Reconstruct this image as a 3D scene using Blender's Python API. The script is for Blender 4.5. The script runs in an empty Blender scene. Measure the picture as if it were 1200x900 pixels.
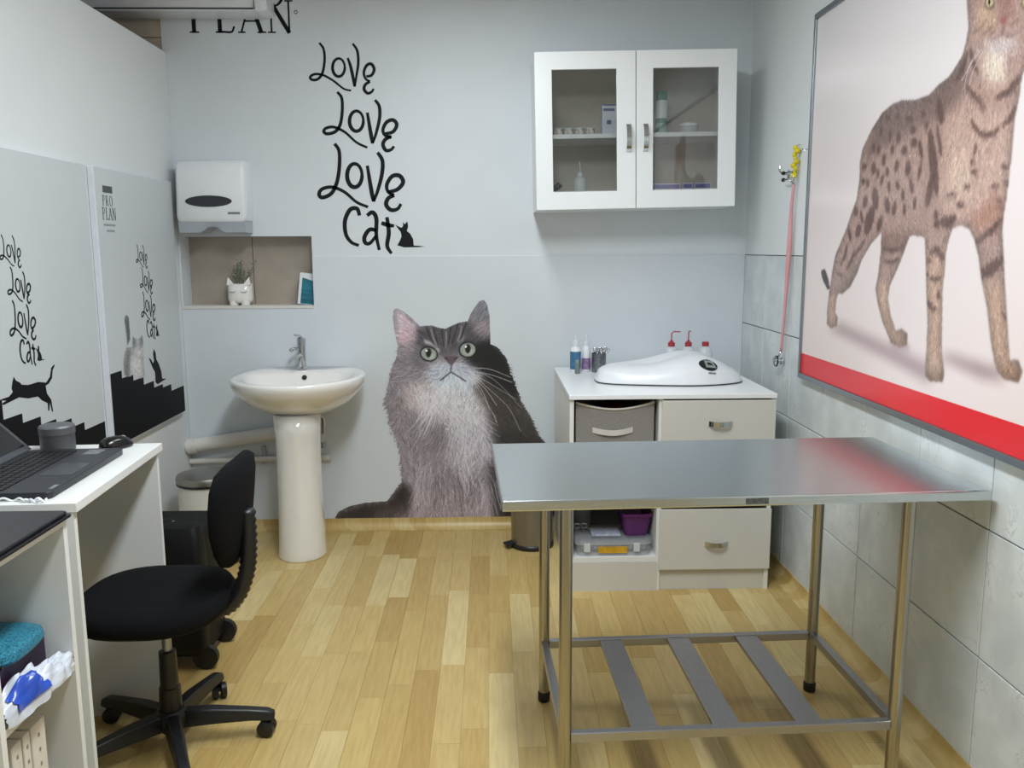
import bpy, bmesh, math, random
import numpy as np
from mathutils import Vector, Matrix

random.seed(7); rng = np.random.default_rng(7)
SC = bpy.context.scene
COL = SC.collection
R_ = math.radians

# ------------------------------------------------------------------ camera
FPX, YAW, PITCH, ROLL, EYE = 1005.0, .0251, .1555, -.0041, 1.5
DW, XR, XL, CEIL = 4.53, 1.342, -1.607, 2.86          # back wall, right wall, left partition, ceiling
cy, sy, cp, sp = math.cos(YAW), math.sin(YAW), math.cos(PITCH), math.sin(PITCH)
fw = Vector((sy*cp, cy*cp, -sp)); rt0 = Vector((cy, -sy, 0)); up0 = rt0.cross(fw)
rt = math.cos(ROLL)*rt0 + math.sin(ROLL)*up0; up = -math.sin(ROLL)*rt0 + math.cos(ROLL)*up0
cam = bpy.data.cameras.new('camera'); camo = bpy.data.objects.new('camera', cam); COL.objects.link(camo)
cam.sensor_width = 36; cam.lens = FPX/1200*36; cam.clip_start = .02
M = Matrix((rt, up, -fw)).transposed().to_4x4(); M.translation = Vector((0, 0, EYE)); camo.matrix_world = M
SC.camera = camo

def ray(px): return fw + rt*((px[0]-600)/FPX) + up*((450-px[1])/FPX)
def onY(px, y): d = ray(px); return Vector((0, 0, EYE)) + d*(y/d.y)      # photo pixel -> point of the wall plane y
def onX(px, x): d = ray(px); return Vector((0, 0, EYE)) + d*(x/d.x)
def onZ(px, z): d = ray(px); return Vector((0, 0, EYE)) + d*((z-EYE)/d.z)

# ------------------------------------------------------------------ world, lights, exposure
W = bpy.data.worlds.new('world'); SC.world = W; W.use_nodes = True
W.node_tree.nodes['Background'].inputs[0].default_value = (.75, .85, 1, 1)
W.node_tree.nodes['Background'].inputs[1].default_value = .15
LAMPS = [((-.02, 1.55, CEIL-.075), .28, 1.2, 52), ((-.1, 3.15, CEIL-.075), .28, 1.0, 13)]
for (loc, sx, sy_, pw) in LAMPS:
    l = bpy.data.lights.new('ceiling_lamp_light', 'AREA'); l.shape = 'RECTANGLE'; l.size = sx; l.size_y = sy_
    l.energy = pw; l.color = (.90, .96, 1.0)
    o = bpy.data.objects.new('ceiling_lamp_light', l); COL.objects.link(o); o.location = loc
SC.view_settings.view_transform = 'Standard'; SC.view_settings.look = 'None'
SC.view_settings.exposure = 0.24; SC.view_settings.gamma = 1; SC.view_settings.use_curve_mapping = False

# ------------------------------------------------------------------ helpers
def lin(c):
    if isinstance(c, str):
        c = c.lstrip('#'); c = [int(c[i:i+2], 16)/255 for i in (0, 2, 4)]
    elif max(c) > 1: c = [v/255 for v in c]
    return tuple((v/12.92 if v <= .04045 else ((v+.055)/1.055)**2.4) for v in c[:3])
MATS = {}
def mat(name, color, rough=.5, metal=0., noise=.06, scale=20., bump=0., stretch=None, coat=0., spec=.5, emit=0., trans=0.):
    if name in MATS: return MATS[name]
    m = bpy.data.materials.new(name); m.use_nodes = True; nt = m.node_tree; b = nt.nodes['Principled BSDF']
    c = lin(color)
    tc = nt.nodes.new('ShaderNodeTexCoord'); mp = nt.nodes.new('ShaderNodeMapping'); nz = nt.nodes.new('ShaderNodeTexNoise')
    nz.inputs['Scale'].default_value = scale; nz.inputs['Detail'].default_value = 4
    if stretch: mp.inputs['Scale'].default_value = stretch
    nt.links.new(tc.outputs['Object'], mp.inputs[0]); nt.links.new(mp.outputs[0], nz.inputs['Vector'])
    rp = nt.nodes.new('ShaderNodeValToRGB')
    rp.color_ramp.elements[0].color = tuple(v*(1-noise) for v in c)+(1,); rp.color_ramp.elements[1].color = tuple(min(1, v*(1+noise)) for v in c)+(1,)
    rp.color_ramp.elements[0].position = .3; rp.color_ramp.elements[1].position = .7
    nt.links.new(nz.outputs['Fac'], rp.inputs[0]); nt.links.new(rp.outputs[0], b.inputs['Base Color'])
    b.inputs['Roughness'].default_value = rough; b.inputs['Metallic'].default_value = metal
    b.inputs['Specular IOR Level'].default_value = spec
    b.inputs['Coat Weight'].default_value = coat; b.inputs['Coat Roughness'].default_value = .1
    if trans: b.inputs['Transmission Weight'].default_value = trans; b.inputs['IOR'].default_value = 1.3
    if emit: b.inputs['Emission Color'].default_value = c+(1,); b.inputs['Emission Strength'].default_value = emit
    if bump:
        bp = nt.nodes.new('ShaderNodeBump'); bp.inputs['Strength'].default_value = bump; bp.inputs['Distance'].default_value = .004
        nt.links.new(nz.outputs['Fac'], bp.inputs['Height']); nt.links.new(bp.outputs[0], b.inputs['Normal'])
    MATS[name] = m; return m
def glassy(name, tint=(1, 1, 1), fac=.08, rough=.02):
    m = bpy.data.materials.new(name); m.use_nodes = True; nt = m.node_tree; nt.nodes.clear()
    out = nt.nodes.new('ShaderNodeOutputMaterial'); mx = nt.nodes.new('ShaderNodeMixShader'); tr = nt.nodes.new('ShaderNodeBsdfTransparent')
    gl = nt.nodes.new('ShaderNodeBsdfGlossy'); fr = nt.nodes.new('ShaderNodeFresnel'); ad = nt.nodes.new('ShaderNodeMath'); ad.operation = 'ADD'; ad.use_clamp = True
    tr.inputs[0].default_value = tuple(tint)+(1,); gl.inputs['Roughness'].default_value = rough; fr.inputs[0].default_value = 1.45
    ad.inputs[1].default_value = fac-.04
    nt.links.new(fr.outputs[0], ad.inputs[0]); nt.links.new(ad.outputs[0], mx.inputs[0]); nt.links.new(tr.outputs[0], mx.inputs[1]); nt.links.new(gl.outputs[0], mx.inputs[2]); nt.links.new(mx.outputs[0], out.inputs[0])
    MATS[name] = m; return m
def frosted(name, color, alpha):                         # translucent plastic: part see-through, part diffuse
    m = bpy.data.materials.new(name); m.use_nodes = True; nt = m.node_tree; b = nt.nodes['Principled BSDF']
    b.inputs['Base Color'].default_value = lin(color)+(1,); b.inputs['Roughness'].default_value = .25; b.inputs['Alpha'].default_value = alpha
    MATS[name] = m; return m

ORG = {}
def tag(o, label=None, cat=None, group=None, kind=None):
    if label: o['label'] = label
    if cat: o['category'] = cat
    if group: o['group'] = group
    if kind: o['kind'] = kind
    return o
def thing(name, label, cat, loc=(0, 0, 0), rotz=0, group=None, local=False, kind=None):
    o = bpy.data.objects.new(name, None); COL.objects.link(o); o.location = loc; o.rotation_euler = (0, 0, rotz)
    o.empty_display_size = .05
    ORG[o.name] = Vector((0, 0, 0)) if local else Vector(loc)
    return tag(o, label, cat, group, kind)

class MB:
    def __init__(s): s.v = []; s.f = []
    def add(s, v, f):
        n = len(s.v); s.v += [tuple(p) for p in v]; s.f += [tuple(i+n for i in q) for q in f]; return s
    def box(s, a, b):
        x0, y0, z0 = a; x1, y1, z1 = b
        return s.add([(x0, y0, z0), (x1, y0, z0), (x1, y1, z0), (x0, y1, z0), (x0, y0, z1), (x1, y0, z1), (x1, y1, z1), (x0, y1, z1)],
                     [(0, 3, 2, 1), (4, 5, 6, 7), (0, 1, 5, 4), (1, 2, 6, 5), (2, 3, 7, 6), (3, 0, 4, 7)])
    def hexa(s, bot, top):
        return s.add(list(bot)+list(top), [(0, 3, 2, 1), (4, 5, 6, 7), (0, 1, 5, 4), (1, 2, 6, 5), (2, 3, 7, 6), (3, 0, 4, 7)])
    def prism(s, pts, d):                                 # planar polygon pts (3d) extruded by vector d
        n = len(pts); d = Vector(d); v = [Vector(p) for p in pts]; v += [p+d for p in v]
        return s.add(v, [tuple(range(n))[::-1], tuple(range(n, 2*n))]+[(i, (i+1) % n, n+(i+1) % n, n+i) for i in range(n)])
    def rings(s, rs, cap0=True, cap1=True, closed=True):
        n = len(rs[0]); v = [p for r in rs for p in r]; f = []
        for k in range(len(rs)-1):
            for i in range(n if closed else n-1):
                j = (i+1) % n; f.append((k*n+i, k*n+j, (k+1)*n+j, (k+1)*n+i))
        if cap0: f.append(tuple(range(n))[::-1])
        if cap1: f.append(tuple(range((len(rs)-1)*n, len(rs)*n)))
        return s.add(v, f)
    def lathe(s, c, prof, n=24, axis='z', sx=1, sy=1, cap=True):   # prof: (r, h)
        rs = []
        for r, h in prof:
            ring = []
            for i in range(n):
                a = 2*math.pi*i/n; p, q = r*math.cos(a)*sx, r*math.sin(a)*sy
                ring.append({'z': (c[0]+p, c[1]+q, c[2]+h), 'y': (c[0]+p, c[1]+h, c[2]-q), 'x': (c[0]+h, c[1]+p, c[2]+q)}[axis])
            rs.append(ring)
        return s.rings(rs, cap, cap)
    def tube(s, pts, r, n=10, closed=False, flat=None):
        P = [Vector(p) for p in pts]; k = len(P); rr = r if hasattr(r, '__len__') else [r]*k; rs = []; prev = None
        for i in range(k):
            t = (P[min(i+1, k-1)]-P[max(i-1, 0)])
            if closed: t = P[(i+1) % k]-P[i-1]
            t.normalize()
            if prev is None: u = t.orthogonal().normalized() if flat is None else (Vector(flat)-t*t.dot(Vector(flat))).normalized()
            else:
                u = prev-t*t.dot(prev); u = u.normalized() if u.length > 1e-6 else t.orthogonal().normalized()
            prev = u; w = t.cross(u)
            rs.append([P[i]+u*(rr[i]*math.cos(2*math.pi*j/n))+w*(rr[i]*math.sin(2*math.pi*j/n)) for j in range(n)])
        if closed: rs.append(rs[0])
        return s.rings(rs, not closed, not closed)
    def build(s, name, m, parent=None, bevel=0., smooth=False, seg=2, label=None, sub=0, kind=None):
        me = bpy.data.meshes.new(name); off = ORG.get(parent.name, Vector((0, 0, 0))) if parent else Vector((0, 0, 0))
        me.from_pydata([(p[0]-off[0], p[1]-off[1], p[2]-off[2]) for p in s.v], [], s.f)
        bm = bmesh.new(); bm.from_mesh(me); bmesh.ops.recalc_face_normals(bm, faces=bm.faces); bm.to_mesh(me); bm.free()
        o = bpy.data.objects.new(name, me); COL.objects.link(o)
        me.materials.append(MATS[m] if isinstance(m, str) else m)
        if parent: o.parent = parent; ORG[o.name] = off
        if bevel:
            b = o.modifiers.new('bevel', 'BEVEL'); b.width = bevel; b.segments = seg; b.limit_method = 'ANGLE'; b.angle_limit = R_(40)
        if sub:
            q = o.modifiers.new('sub', 'SUBSURF'); q.levels = sub; q.render_levels = sub
        if smooth: me.polygons.foreach_set('use_smooth', [True]*len(me.polygons))
        if smooth == 'auto' or (bevel and smooth):
            for e in me.polygons: e.use_smooth = True
            me.set_sharp_from_angle(angle=R_(38))
        if label: o['label'] = label
        if kind: o['kind'] = kind
        return o
def single(mb, name, m, label, cat, loc, group=None, kind=None, **k):    # a thing that is one mesh, origin at loc
    loc = Vector(loc); mb.v = [(p[0]-loc[0], p[1]-loc[1], p[2]-loc[2]) for p in mb.v]
    o = mb.build(name, m, None, **k); o.location = loc; ORG[o.name] = loc; return tag(o, label, cat, group, kind)
def B(a, b): return MB().box(a, b)
def spline(pts, n=8, closed=False):
    P = [np.array(p, float) for p in pts]; out = []; k = len(P)
    g = (lambda i: P[i % k]) if closed else (lambda i: P[i] if 0 <= i < k else (2*P[0]-P[1] if i < 0 else 2*P[-1]-P[-2]))
    for i in range(k if closed else k-1):
        a, b, c, d = g(i-1), g(i), g(i+1), g(i+2)
        for j in range(n):
            t = j/n; out.append(.5*((2*b)+(-a+c)*t+(2*a-5*b+4*c-d)*t*t+(-a+3*b-3*c+d)*t**3))
    if not closed: out.append(P[-1])
    return out

# ------------------------------------------------------------------ materials
mat('wall_paint_grey', '#d6dce1', .55, noise=.025, scale=3, bump=.02)
mat('wall_panel_grey', '#d3dae0', .42, noise=.03, scale=3, bump=.02)
mat('wall_white', '#dce0e1', .6, noise=.02, scale=2.5, bump=.03)
mat('ceiling_white', '#dcdcda', .8, noise=.02)
mat('grout', '#7b8284', .8)
mat('beige_tile', '#b7aa98', .5, noise=.12, scale=9)
mat('niche_tile', '#a89d90', .45, noise=.10, scale=8)
mat('white_laminate', '#e4e5e3', .35, noise=.015, scale=4)
mat('cabinet_white', '#ebeeef', .28, noise=.012, scale=4)
mat('drawer_front', '#cfcdc6', .35, noise=.02, scale=4)
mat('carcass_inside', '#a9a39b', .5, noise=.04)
mat('cabinet_inside', '#c0b9ae', .5, noise=.05)
mat('steel', '#ccd1d3', .24, 1., noise=.05, scale=14, stretch=(1.5, 30, 30), bump=.04)
mat('steel_leg', '#a8a498', .25, 1., noise=.08, scale=20, stretch=(20, 20, 1))
mat('steel_shelf', '#a9a9ad', .36, 1., noise=.08, scale=18, stretch=(20, 2, 20))
mat('chrome', '#c9cdd0', .12, 1., noise=.03)
mat('alu', '#9aa1a7', .35, 1., noise=.04)
mat('black_rubber', '#141313', .6)
mat('black_fabric', '#0e0f12', .95, noise=.3, scale=300, bump=.25, spec=.15)
mat('black_plastic', '#16171a', .4, noise=.1)
mat('black_gloss', '#0b0b0e', .22, noise=.2)
mat('ceramic', '#eceae5', .12, noise=.01, coat=.6)
mat('pipe_white', '#d9d6d0', .4, noise=.03)
mat('plastic_white', '#e3e6ea', .32, noise=.02)
mat('plastic_grey', '#a9b0b8', .35, noise=.03)
mat('decal_black', '#090c12', .6, noise=.1, spec=.25)
mat('poster_face', '#c6cccf', .4, noise=.02, scale=3)
mat('poster_edge', '#dfe3ea', .4, noise=.02)
mat('poster_black', '#090a10', .6, noise=.1, spec=.2)
mat('print_grey', '#4a4e52', .5)
glassy('pane_glass', (.95, .96, .955), .09)
glassy('clear_plastic', (.88, .9, .9), .12, .1)
frosted('frost_white', '#e6ecef', .62)
frosted('frost_clear', '#cfd3d6', .32)

# ------------------------------------------------------------------ structure: floor with planks
PAL = ['#c9ad78', '#d3ba88', '#bd9c62', '#c4a66e', '#d9c495', '#b8955a', '#cdb27e', '#d0b57f']
def wood(name, objrand=True):
    m = bpy.data.materials.new(name); m.use_nodes = True; nt = m.node_tree; b = nt.nodes['Principled BSDF']; N = nt.nodes.new; L = nt.links.new
    tc = N('ShaderNodeTexCoord'); oi = N('ShaderNodeObjectInfo'); rp = N('ShaderNodeValToRGB')
    cr = rp.color_ramp; cr.interpolation = 'LINEAR'
    cols = ['#b29458', '#bfa467', '#c7ae71', '#d3bf8a', '#bb9f62', '#cbb37a', '#b7995b']
    while len(cr.elements) < len(cols): cr.elements.new(.5)
    for i, c in enumerate(cols): cr.elements[i].position = i/(len(cols)-1); cr.elements[i].color = lin(c)+(1,)
    if objrand: L(oi.outputs['Random'], rp.inputs[0])
    else:
        sx = N('ShaderNodeSeparateXYZ'); L(tc.outputs['Object'], sx.inputs[0])
        ma = N('ShaderNodeMath'); ma.operation = 'MULTIPLY'; ma.inputs[1].default_value = 1/.0885
        ad = N('ShaderNodeMath'); ad.operation = 'ADD'; L(sx.outputs[0], ad.inputs[0]); L(sx.outputs[1], ad.inputs[1]); L(ad.outputs[0], ma.inputs[0])
        fl = N('ShaderNodeMath'); fl.operation = 'FLOOR'; L(ma.outputs[0], fl.inputs[0])
        wn = N('ShaderNodeTexWhiteNoise'); wn.noise_dimensions = '1D'; L(fl.outputs[0], wn.inputs['W']); L(wn.outputs['Value'], rp.inputs[0])
    mp = N('ShaderNodeMapping'); mp.inputs['Scale'].default_value = (26, 2.2, 2.2); nz = N('ShaderNodeTexNoise'); nz.inputs['Scale'].default_value = 3; nz.inputs['Detail'].default_value = 6
    ad2 = N('ShaderNodeVectorMath'); ad2.operation = 'ADD'
    cx = N('ShaderNodeCombineXYZ'); mu = N('ShaderNodeMath'); mu.operation = 'MULTIPLY'; mu.inputs[1].default_value = 37; L(oi.outputs['Random'], mu.inputs[0]); L(mu.outputs[0], cx.inputs[1])
    L(tc.outputs['Object'], ad2.inputs[0]); L(cx.outputs[0], ad2.inputs[1]); L(ad2.outputs[0], mp.inputs[0]); L(mp.outputs[0], nz.inputs['Vector'])
    g = N('ShaderNodeValToRGB'); g.color_ramp.elements[0].color = (.89, .86, .80, 1); g.color_ramp.elements[1].color = (1.04, 1.04, 1.03, 1); g.color_ramp.elements[0].position = .32; g.color_ramp.elements[1].position = .62
    L(nz.outputs['Fac'], g.inputs[0])
    mx = N('ShaderNodeMix'); mx.data_type = 'RGBA'; mx.blend_type = 'MULTIPLY'; mx.inputs['Factor'].default_value = 1
    L(rp.outputs[0], mx.inputs['A']); L(g.outputs[0], mx.inputs['B']); L(mx.outputs['Result'], b.inputs['Base Color'])
    b.inputs['Roughness'].default_value = .36
    MATS[name] = m
wood('plank_wood'); wood('cove_wood', False)
mat('floor_joint', '#a98c56', .6)
fl = B((XL-.9, -1.25, -.12), (XR+.15, DW+.2, -.004)).build('floor', 'floor_joint')
tag(fl, 'pale yellow wood plank floor of the room', 'floor', kind='structure')
PWD = .0885; rest = MB(); cache = {}
cand = []
k = 0; x = XL
while x < XR-.001:
    x1 = min(x+PWD, XR); y = DW-random.random()*.5
    y0 = DW; first = True
    while y0 > -1.2:
        ln = random.uniform(.34, .72); ya = max(-1.2, y0-(random.uniform(.08, .5) if first else ln)); first = False
        cand.append((x, x1, ya, y0)); y0 = ya
    x = x1
vis = [c for c in cand if c[3] > 1.95]; vis.sort(key=lambda c: c[2])
keep = set(vis[:300]) if len(vis) > 300 else set(vis)
for c in cand:
    x0, x1, ya, yb = c; e = .0004
    if c in keep:
        L_ = round((yb-ya)/.04)*.04; key = (round(x1-x0, 4), round(yb-ya, 3))
        mb = B((x0+e, ya+e, -.006), (x1-e, yb-e, 0)); cx_, cy_ = (x0+x1)/2, (ya+yb)/2
        mb.v = [(p[0]-cx_, p[1]-cy_, p[2]) for p in mb.v]
        o = mb.build('plank', 'plank_wood', fl); o.location = (cx_, cy_, 0)
    else: rest.box((x0+e, ya+e, -.006), (x1-e, yb-e, 0))
if rest.v: rest.build('plank_field', 'cove_wood', fl, kind='stuff')

# coved vinyl skirting curling up the back and right walls
def cove(p0, p1, nrm, name, label):
    p0, p1, nrm = Vector(p0), Vector(p1), Vector(nrm); prof = []
    r = .045
    for i in range(9):
        a = math.pi/2*i/8; prof.append((r-r*math.sin(a)+.004, r-r*math.cos(a)+.001))
    prof += [(.004, .058), (0, .058), (0, .0005), (r+.004, .0005)]
    a = [p0+nrm*d+Vector((0, 0, h)) for d, h in prof]; b = [p1+nrm*d+Vector((0, 0, h)) for d, h in prof]
    o = MB().rings([a, b]).build(name, 'cove_wood', smooth='auto'); tag(o, label, 'baseboard', kind='structure')
cove((XL, DW-.008, 0), (XR, DW-.008, 0), (0, -1, 0), 'baseboard_back', 'wood-look vinyl skirting curling up below the large cat picture')
cove((XR, DW-.001, 0), (XR, -1.2, 0), (-1, 0, 0), 'baseboard_right', 'wood-look vinyl skirting curling up under the marble tiles')

# back wall with its niche, lower half a proud panel
NI = (-1.598, -.922, 1.212, 1.573)                       # niche x0 x1 z0 z1
wb = MB(); ZS = 1.47
def slab(z0, z1, yf, xa=XL, xb=XR): wb.box((xa, yf, z0), (xb, DW+.2, z1))
wb.box((XL-.02, DW, NI[3]), (XR+.15, DW+.2, CEIL))
wb.box((XL-.02, DW, ZS), (NI[0], DW+.2, NI[3])); wb.box((NI[1], DW, ZS), (XR+.15, DW+.2, NI[3]))
wb.box((XL-.9, DW, CEIL-.01), (XL-.02, DW+.2, CEIL))
o = wb.build('wall_back', 'wall_paint_grey'); tag(o, 'pale grey back wall with lettering and cat picture', 'wall', kind='structure'); WALLB = o
lp = MB(); yf = DW-.008
lp.prism([(XL, yf, 0), (XR, yf, 0), (XR, yf, ZS), (NI[1], yf, ZS), (NI[1], yf, NI[2]), (NI[0], yf, NI[2]), (NI[0], yf, ZS), (XL, yf, ZS)], (0, .2, 0))
lp.build('wall_panel', 'wall_panel_grey', WALLB, bevel=.003)
nb = B((NI[0], DW+.13, NI[2]), (-1.265, DW+.2, NI[3])); nb.build('niche_tile', 'niche_tile', WALLB, bevel=.002)
nb = B((-1.262, DW+.13, NI[2]), (NI[1], DW+.2, NI[3])); nb.build('niche_tile', 'niche_tile', WALLB, bevel=.002)
nb = B((NI[0], DW-.012, NI[2]-.012), (NI[1], DW+.13, NI[2]+.004)); nb.build('niche_ledge', 'pipe_white', WALLB, bevel=.002)
# beige tiles of the same wall beyond the partition
wl2 = B((XL-.9, DW+.02, 0), (XL-.02, DW+.2, CEIL-.01)).build('wall_beyond', 'grout'); tag(wl2, 'beige tiled wall seen above the white partition', 'wall', kind='structure')
for i in range(3):
    for j in range(3):
        B((XL-.02-.3*(i+1)+.003, DW+.005, 1.95+.3*j+.003), (XL-.02-.3*i, DW+.02, min(CEIL-.012, 1.95+.3*(j+1)))).build('tile', 'beige_tile', wl2, bevel=.002)
o = B((XL-1.0, -1.25, 0), (XL-.9, DW+.2, CEIL)).build('wall_far_left', 'wall_white'); tag(o, 'white wall of the next room beyond the partition', 'wall', kind='structure')
# left partition
o = B((XL-.09, -1.2, 0), (XL, DW, 2.48)).build('wall_left', 'wall_white', bevel=.004); tag(o, 'white partition wall that stops below the ceiling', 'wall', kind='structure')
# right wall
o = B((XR+.012, -1.25, 0), (XR+.15, DW, ZS)).build('wall_right', 'grout'); tag(o, 'right wall of marble-look tiles below white paint', 'wall', kind='structure'); WR = o
B((XR+.0, -1.25, ZS), (XR+.15, DW, CEIL)).build('upper_wall', 'wall_white', WR)
def marble(name):
    m = bpy.data.materials.new(name); m.use_nodes = True; nt = m.node_tree; b = nt.nodes['Principled BSDF']; N = nt.nodes.new; L = nt.links.new
    tc = N('ShaderNodeTexCoord'); oi = N('ShaderNodeObjectInfo'); mu = N('ShaderNodeMath'); mu.operation = 'MULTIPLY'; mu.inputs[1].default_value = 61
    L(oi.outputs['Random'], mu.inputs[0]); ad = N('ShaderNodeVectorMath'); ad.operation = 'ADD'; L(tc.outputs['Object'], ad.inputs[0]); L(mu.outputs[0], ad.inputs[1])
    nz = N('ShaderNodeTexNoise'); nz.inputs['Scale'].default_value = 5.5; nz.inputs['Detail'].default_value = 7; nz.inputs['Roughness'].default_value = .62; nz.inputs['Distortion'].default_value = 1.6
    L(ad.outputs[0], nz.inputs['Vector'])
    v = N('ShaderNodeValToRGB'); e = v.color_ramp.elements; e[0].position = .488; e[0].color = (0, 0, 0, 1); e[1].position = .512; e[1].color = (0, 0, 0, 1)
    q = e.new(.5); q.color = (1, 1, 1, 1)
    L(nz.outputs['Fac'], v.inputs[0])
    n2 = N('ShaderNodeTexNoise'); n2.inputs['Scale'].default_value = 7; L(ad.outputs[0], n2.inputs['Vector'])
    m2 = N('ShaderNodeMath'); m2.operation = 'MULTIPLY'; L(v.outputs[0], m2.inputs[0]); r2 = N('ShaderNodeValToRGB'); r2.color_ramp.elements[0].position = .45; r2.color_ramp.elements[1].position = .75; L(n2.outputs['Fac'], r2.inputs[0]); L(r2.outputs[0], m2.inputs[1])
    base = N('ShaderNodeValToRGB'); base.color_ramp.elements[0].color = lin('#c6cccd')+(1,); base.color_ramp.elements[1].color = lin('#d9dede')+(1,); base.color_ramp.elements[0].position = .35; base.color_ramp.elements[1].position = .65
    L(n2.outputs['Fac'], base.inputs[0])
    mx = N('ShaderNodeMix'); mx.data_type = 'RGBA'; L(m2.outputs[0], mx.inputs['Factor']); L(base.outputs[0], mx.inputs['A']); mx.inputs['B'].default_value = lin('#979e9f')+(1,)
    L(mx.outputs['Result'], b.inputs['Base Color']); b.inputs['Roughness'].default_value = .3
    MATS[name] = m
marble('marble_tile')
ZT = [.012, .379, .745, 1.112, 1.468]; yj = [DW]; y = 4.17
while y > -1.2: yj.append(y); y -= .395
yj.append(-1.2); tm = {}
for i in range(len(yj)-1):
    for j in range(4):
        hy, hz = (yj[i]-yj[i+1])/2, (ZT[j+1]-ZT[j])/2; key = (round(hy, 4), round(hz, 4))
        if key not in tm:
            g = .0022; tm[key] = None
            o = B((0, -hy+g, -hz+g), (.013, hy-g, hz-g)).build('tile', 'marble_tile', WR, bevel=.0015, seg=1); tm[key] = o.data
        else:
            o = bpy.data.objects.new('tile', tm[key]); COL.objects.link(o); o.parent = WR
            b = o.modifiers.new('bevel', 'BEVEL'); b.width = .0015; b.segments = 1
        o.location = (XR, (yj[i]+yj[i+1])/2, (ZT[j]+ZT[j+1])/2)
o = B((XL-1.0, -1.25, CEIL), (XR+.15, DW+.2, CEIL+.1)).build('ceiling', 'ceiling_white'); tag(o, 'plain white ceiling above the room', 'ceiling', kind='structure')
o = B((XL-1.0, -1.35, 0), (XR+.15, -1.25, CEIL)).build('wall_front', 'wall_white'); tag(o, 'plain white wall behind the camera', 'wall', kind='structure')
for n, (loc, sx, sy_, pw) in enumerate(LAMPS):
    t = thing('ceiling_light', ['white ceiling light panel nearest the camera', 'white ceiling light panel above the steel table'][n], 'light', (loc[0], loc[1], CEIL-.07), group='ceiling light panels')
    x0, y0 = loc[0], loc[1]
    B((x0-sx/2-.04, y0-sy_/2-.04, CEIL-.06), (x0+sx/2+.04, y0+sy_/2+.04, CEIL-.002)).build('housing', 'plastic_white', t, bevel=.01)
    B((x0-sx/2, y0-sy_/2, CEIL-.072), (x0+sx/2, y0+sy_/2, CEIL-.06)).build('diffuser', mat('lamp_diffuser', '#ffffff', .5, emit=2.0), t)
#PART2
# ------------------------------------------------------------------ steel examination table
t = thing('examination_table', 'stainless steel examination table with slatted lower shelf in the foreground', 'table', (.66, 2.459, 0), R_(2.2), local=True)
HX, HY, ZT0 = .647, .33, .868
top = MB().box((-HX, -HY, ZT0-.003), (HX, HY, ZT0))
o = B((-HX, -HY, ZT0-.028), (HX, HY, ZT0)).build('table_top', 'steel', t, bevel=.004)
pl = B((-.045+.03, -HY-.0012, ZT0-.022), (.015+.03, -HY, ZT0-.006)).build('maker_plate', mat('plate', '#6d6f74', .35, .8, noise=.4, scale=90), o)
for lx in (-.48, .435):
    for ly in (-.308, .245):
        g = MB().lathe((lx, ly, 0), [(.0175, .02), (.0175, ZT0-.028)], 20).build('leg', 'steel_leg', t, smooth='auto')
        MB().lathe((lx, ly, 0), [(.018, 0), (.0205, .004), (.0205, .03), (.018, .034)], 20).build('foot', 'black_rubber', g, smooth='auto')
for ly in (-.308, .245): B((-.48+.015, ly-.012, .190), (.435-.015, ly+.012, .216)).build('rail', 'steel_shelf', t, bevel=.002)
for lx in (-.48, .435): B((lx-.012, -.308+.015, .190), (lx+.012, .245-.015, .216)).build('rail', 'steel_shelf', t, bevel=.002)
for lx in (-.258, -.032, .2): B((lx-.037, -.2955, .200), (lx+.037, .2325, .2135)).build('slat', 'steel_shelf', t, bevel=.002)

# ------------------------------------------------------------------ wall cabinet
CW = (.228, 4.2, 1.686)
t = thing('wall_cabinet', 'white wall cabinet with two glass doors', 'cabinet', CW, local=True); t.rotation_euler = (0, R_(-1.05), 0)
w, h, d = .952, .722, .33
b_ = MB().box((0, 0, 0), (.016, d, h)).box((w-.016, 0, 0), (w, d, h)).box((.016, 0, 0), (w-.016, d, .016)).box((.016, 0, h-.016), (w-.016, d, h))
b_.build('body', 'cabinet_white', t)
B((.016, d-.006, .016), (w-.016, d-.001, h-.016)).build('back_panel', 'cabinet_inside', t)
B((.016, .03, .335), (w-.016, d-.006, .355)).build('shelf', 'cabinet_white', t)
B((.016, .012, .07), (w-.016, d-.006, .088)).build('shelf', 'cabinet_white', t)
B((w/2-.008, .03, .088), (w/2+.008, d-.006, .335)).build('divider', 'cabinet_inside', t)
def framed(x0, x1, z0, z1, ox0, ox1, oz0, oz1):
    q = lambda a, b, c, d_, y: [(a, y, c), (b, y, c), (b, y, d_), (a, y, d_)]; y0, y1 = -.02, -.001
    o_, n_ = (x0, x1, z0, z1), (ox0, ox1, oz0, oz1)
    return MB().rings([q(*o_, y0), q(*n_, y0), q(*n_, y1), q(*o_, y1), q(*o_, y0)], False, False)
def bow_handle(p0, p1, out, parent, n=9, wd=.011):       # flat arched strap handle from p0 to p1 bulging along out
    p0, p1, out = Vector(p0), Vector(p1), Vector(out); ax = (p1-p0).normalized(); sd = ax.cross(out.normalized()); A = []
    for i in range(n):
        s = i/(n-1); c = p0.lerp(p1, s)+out*(math.sin(math.pi*s)**.6); 
        A.append([c-sd*wd, c+sd*wd, c+sd*wd+out.normalized()*.004, c-sd*wd+out.normalized()*.004])
    return MB().rings(A).build('handle', 'chrome', parent, smooth='auto', label='chrome strap handle')
for k, (x0, x1, ox0, ox1, hx) in enumerate(((.0, .4735, .08, .385, .44), (.4775, w, .557, .868, .521))):
    dr = framed(x0, x1, 0, h, ox0, ox1, .082, .642).build('door', 'cabinet_white', t, bevel=.002)
    B((ox0-.004, -.012, .078), (ox1+.004, -.009, .646)).build('pane', 'pane_glass', dr)
    bow_handle((hx, -.02, .262), (hx, -.02, .39), (0, -.026, 0), dr)
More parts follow.
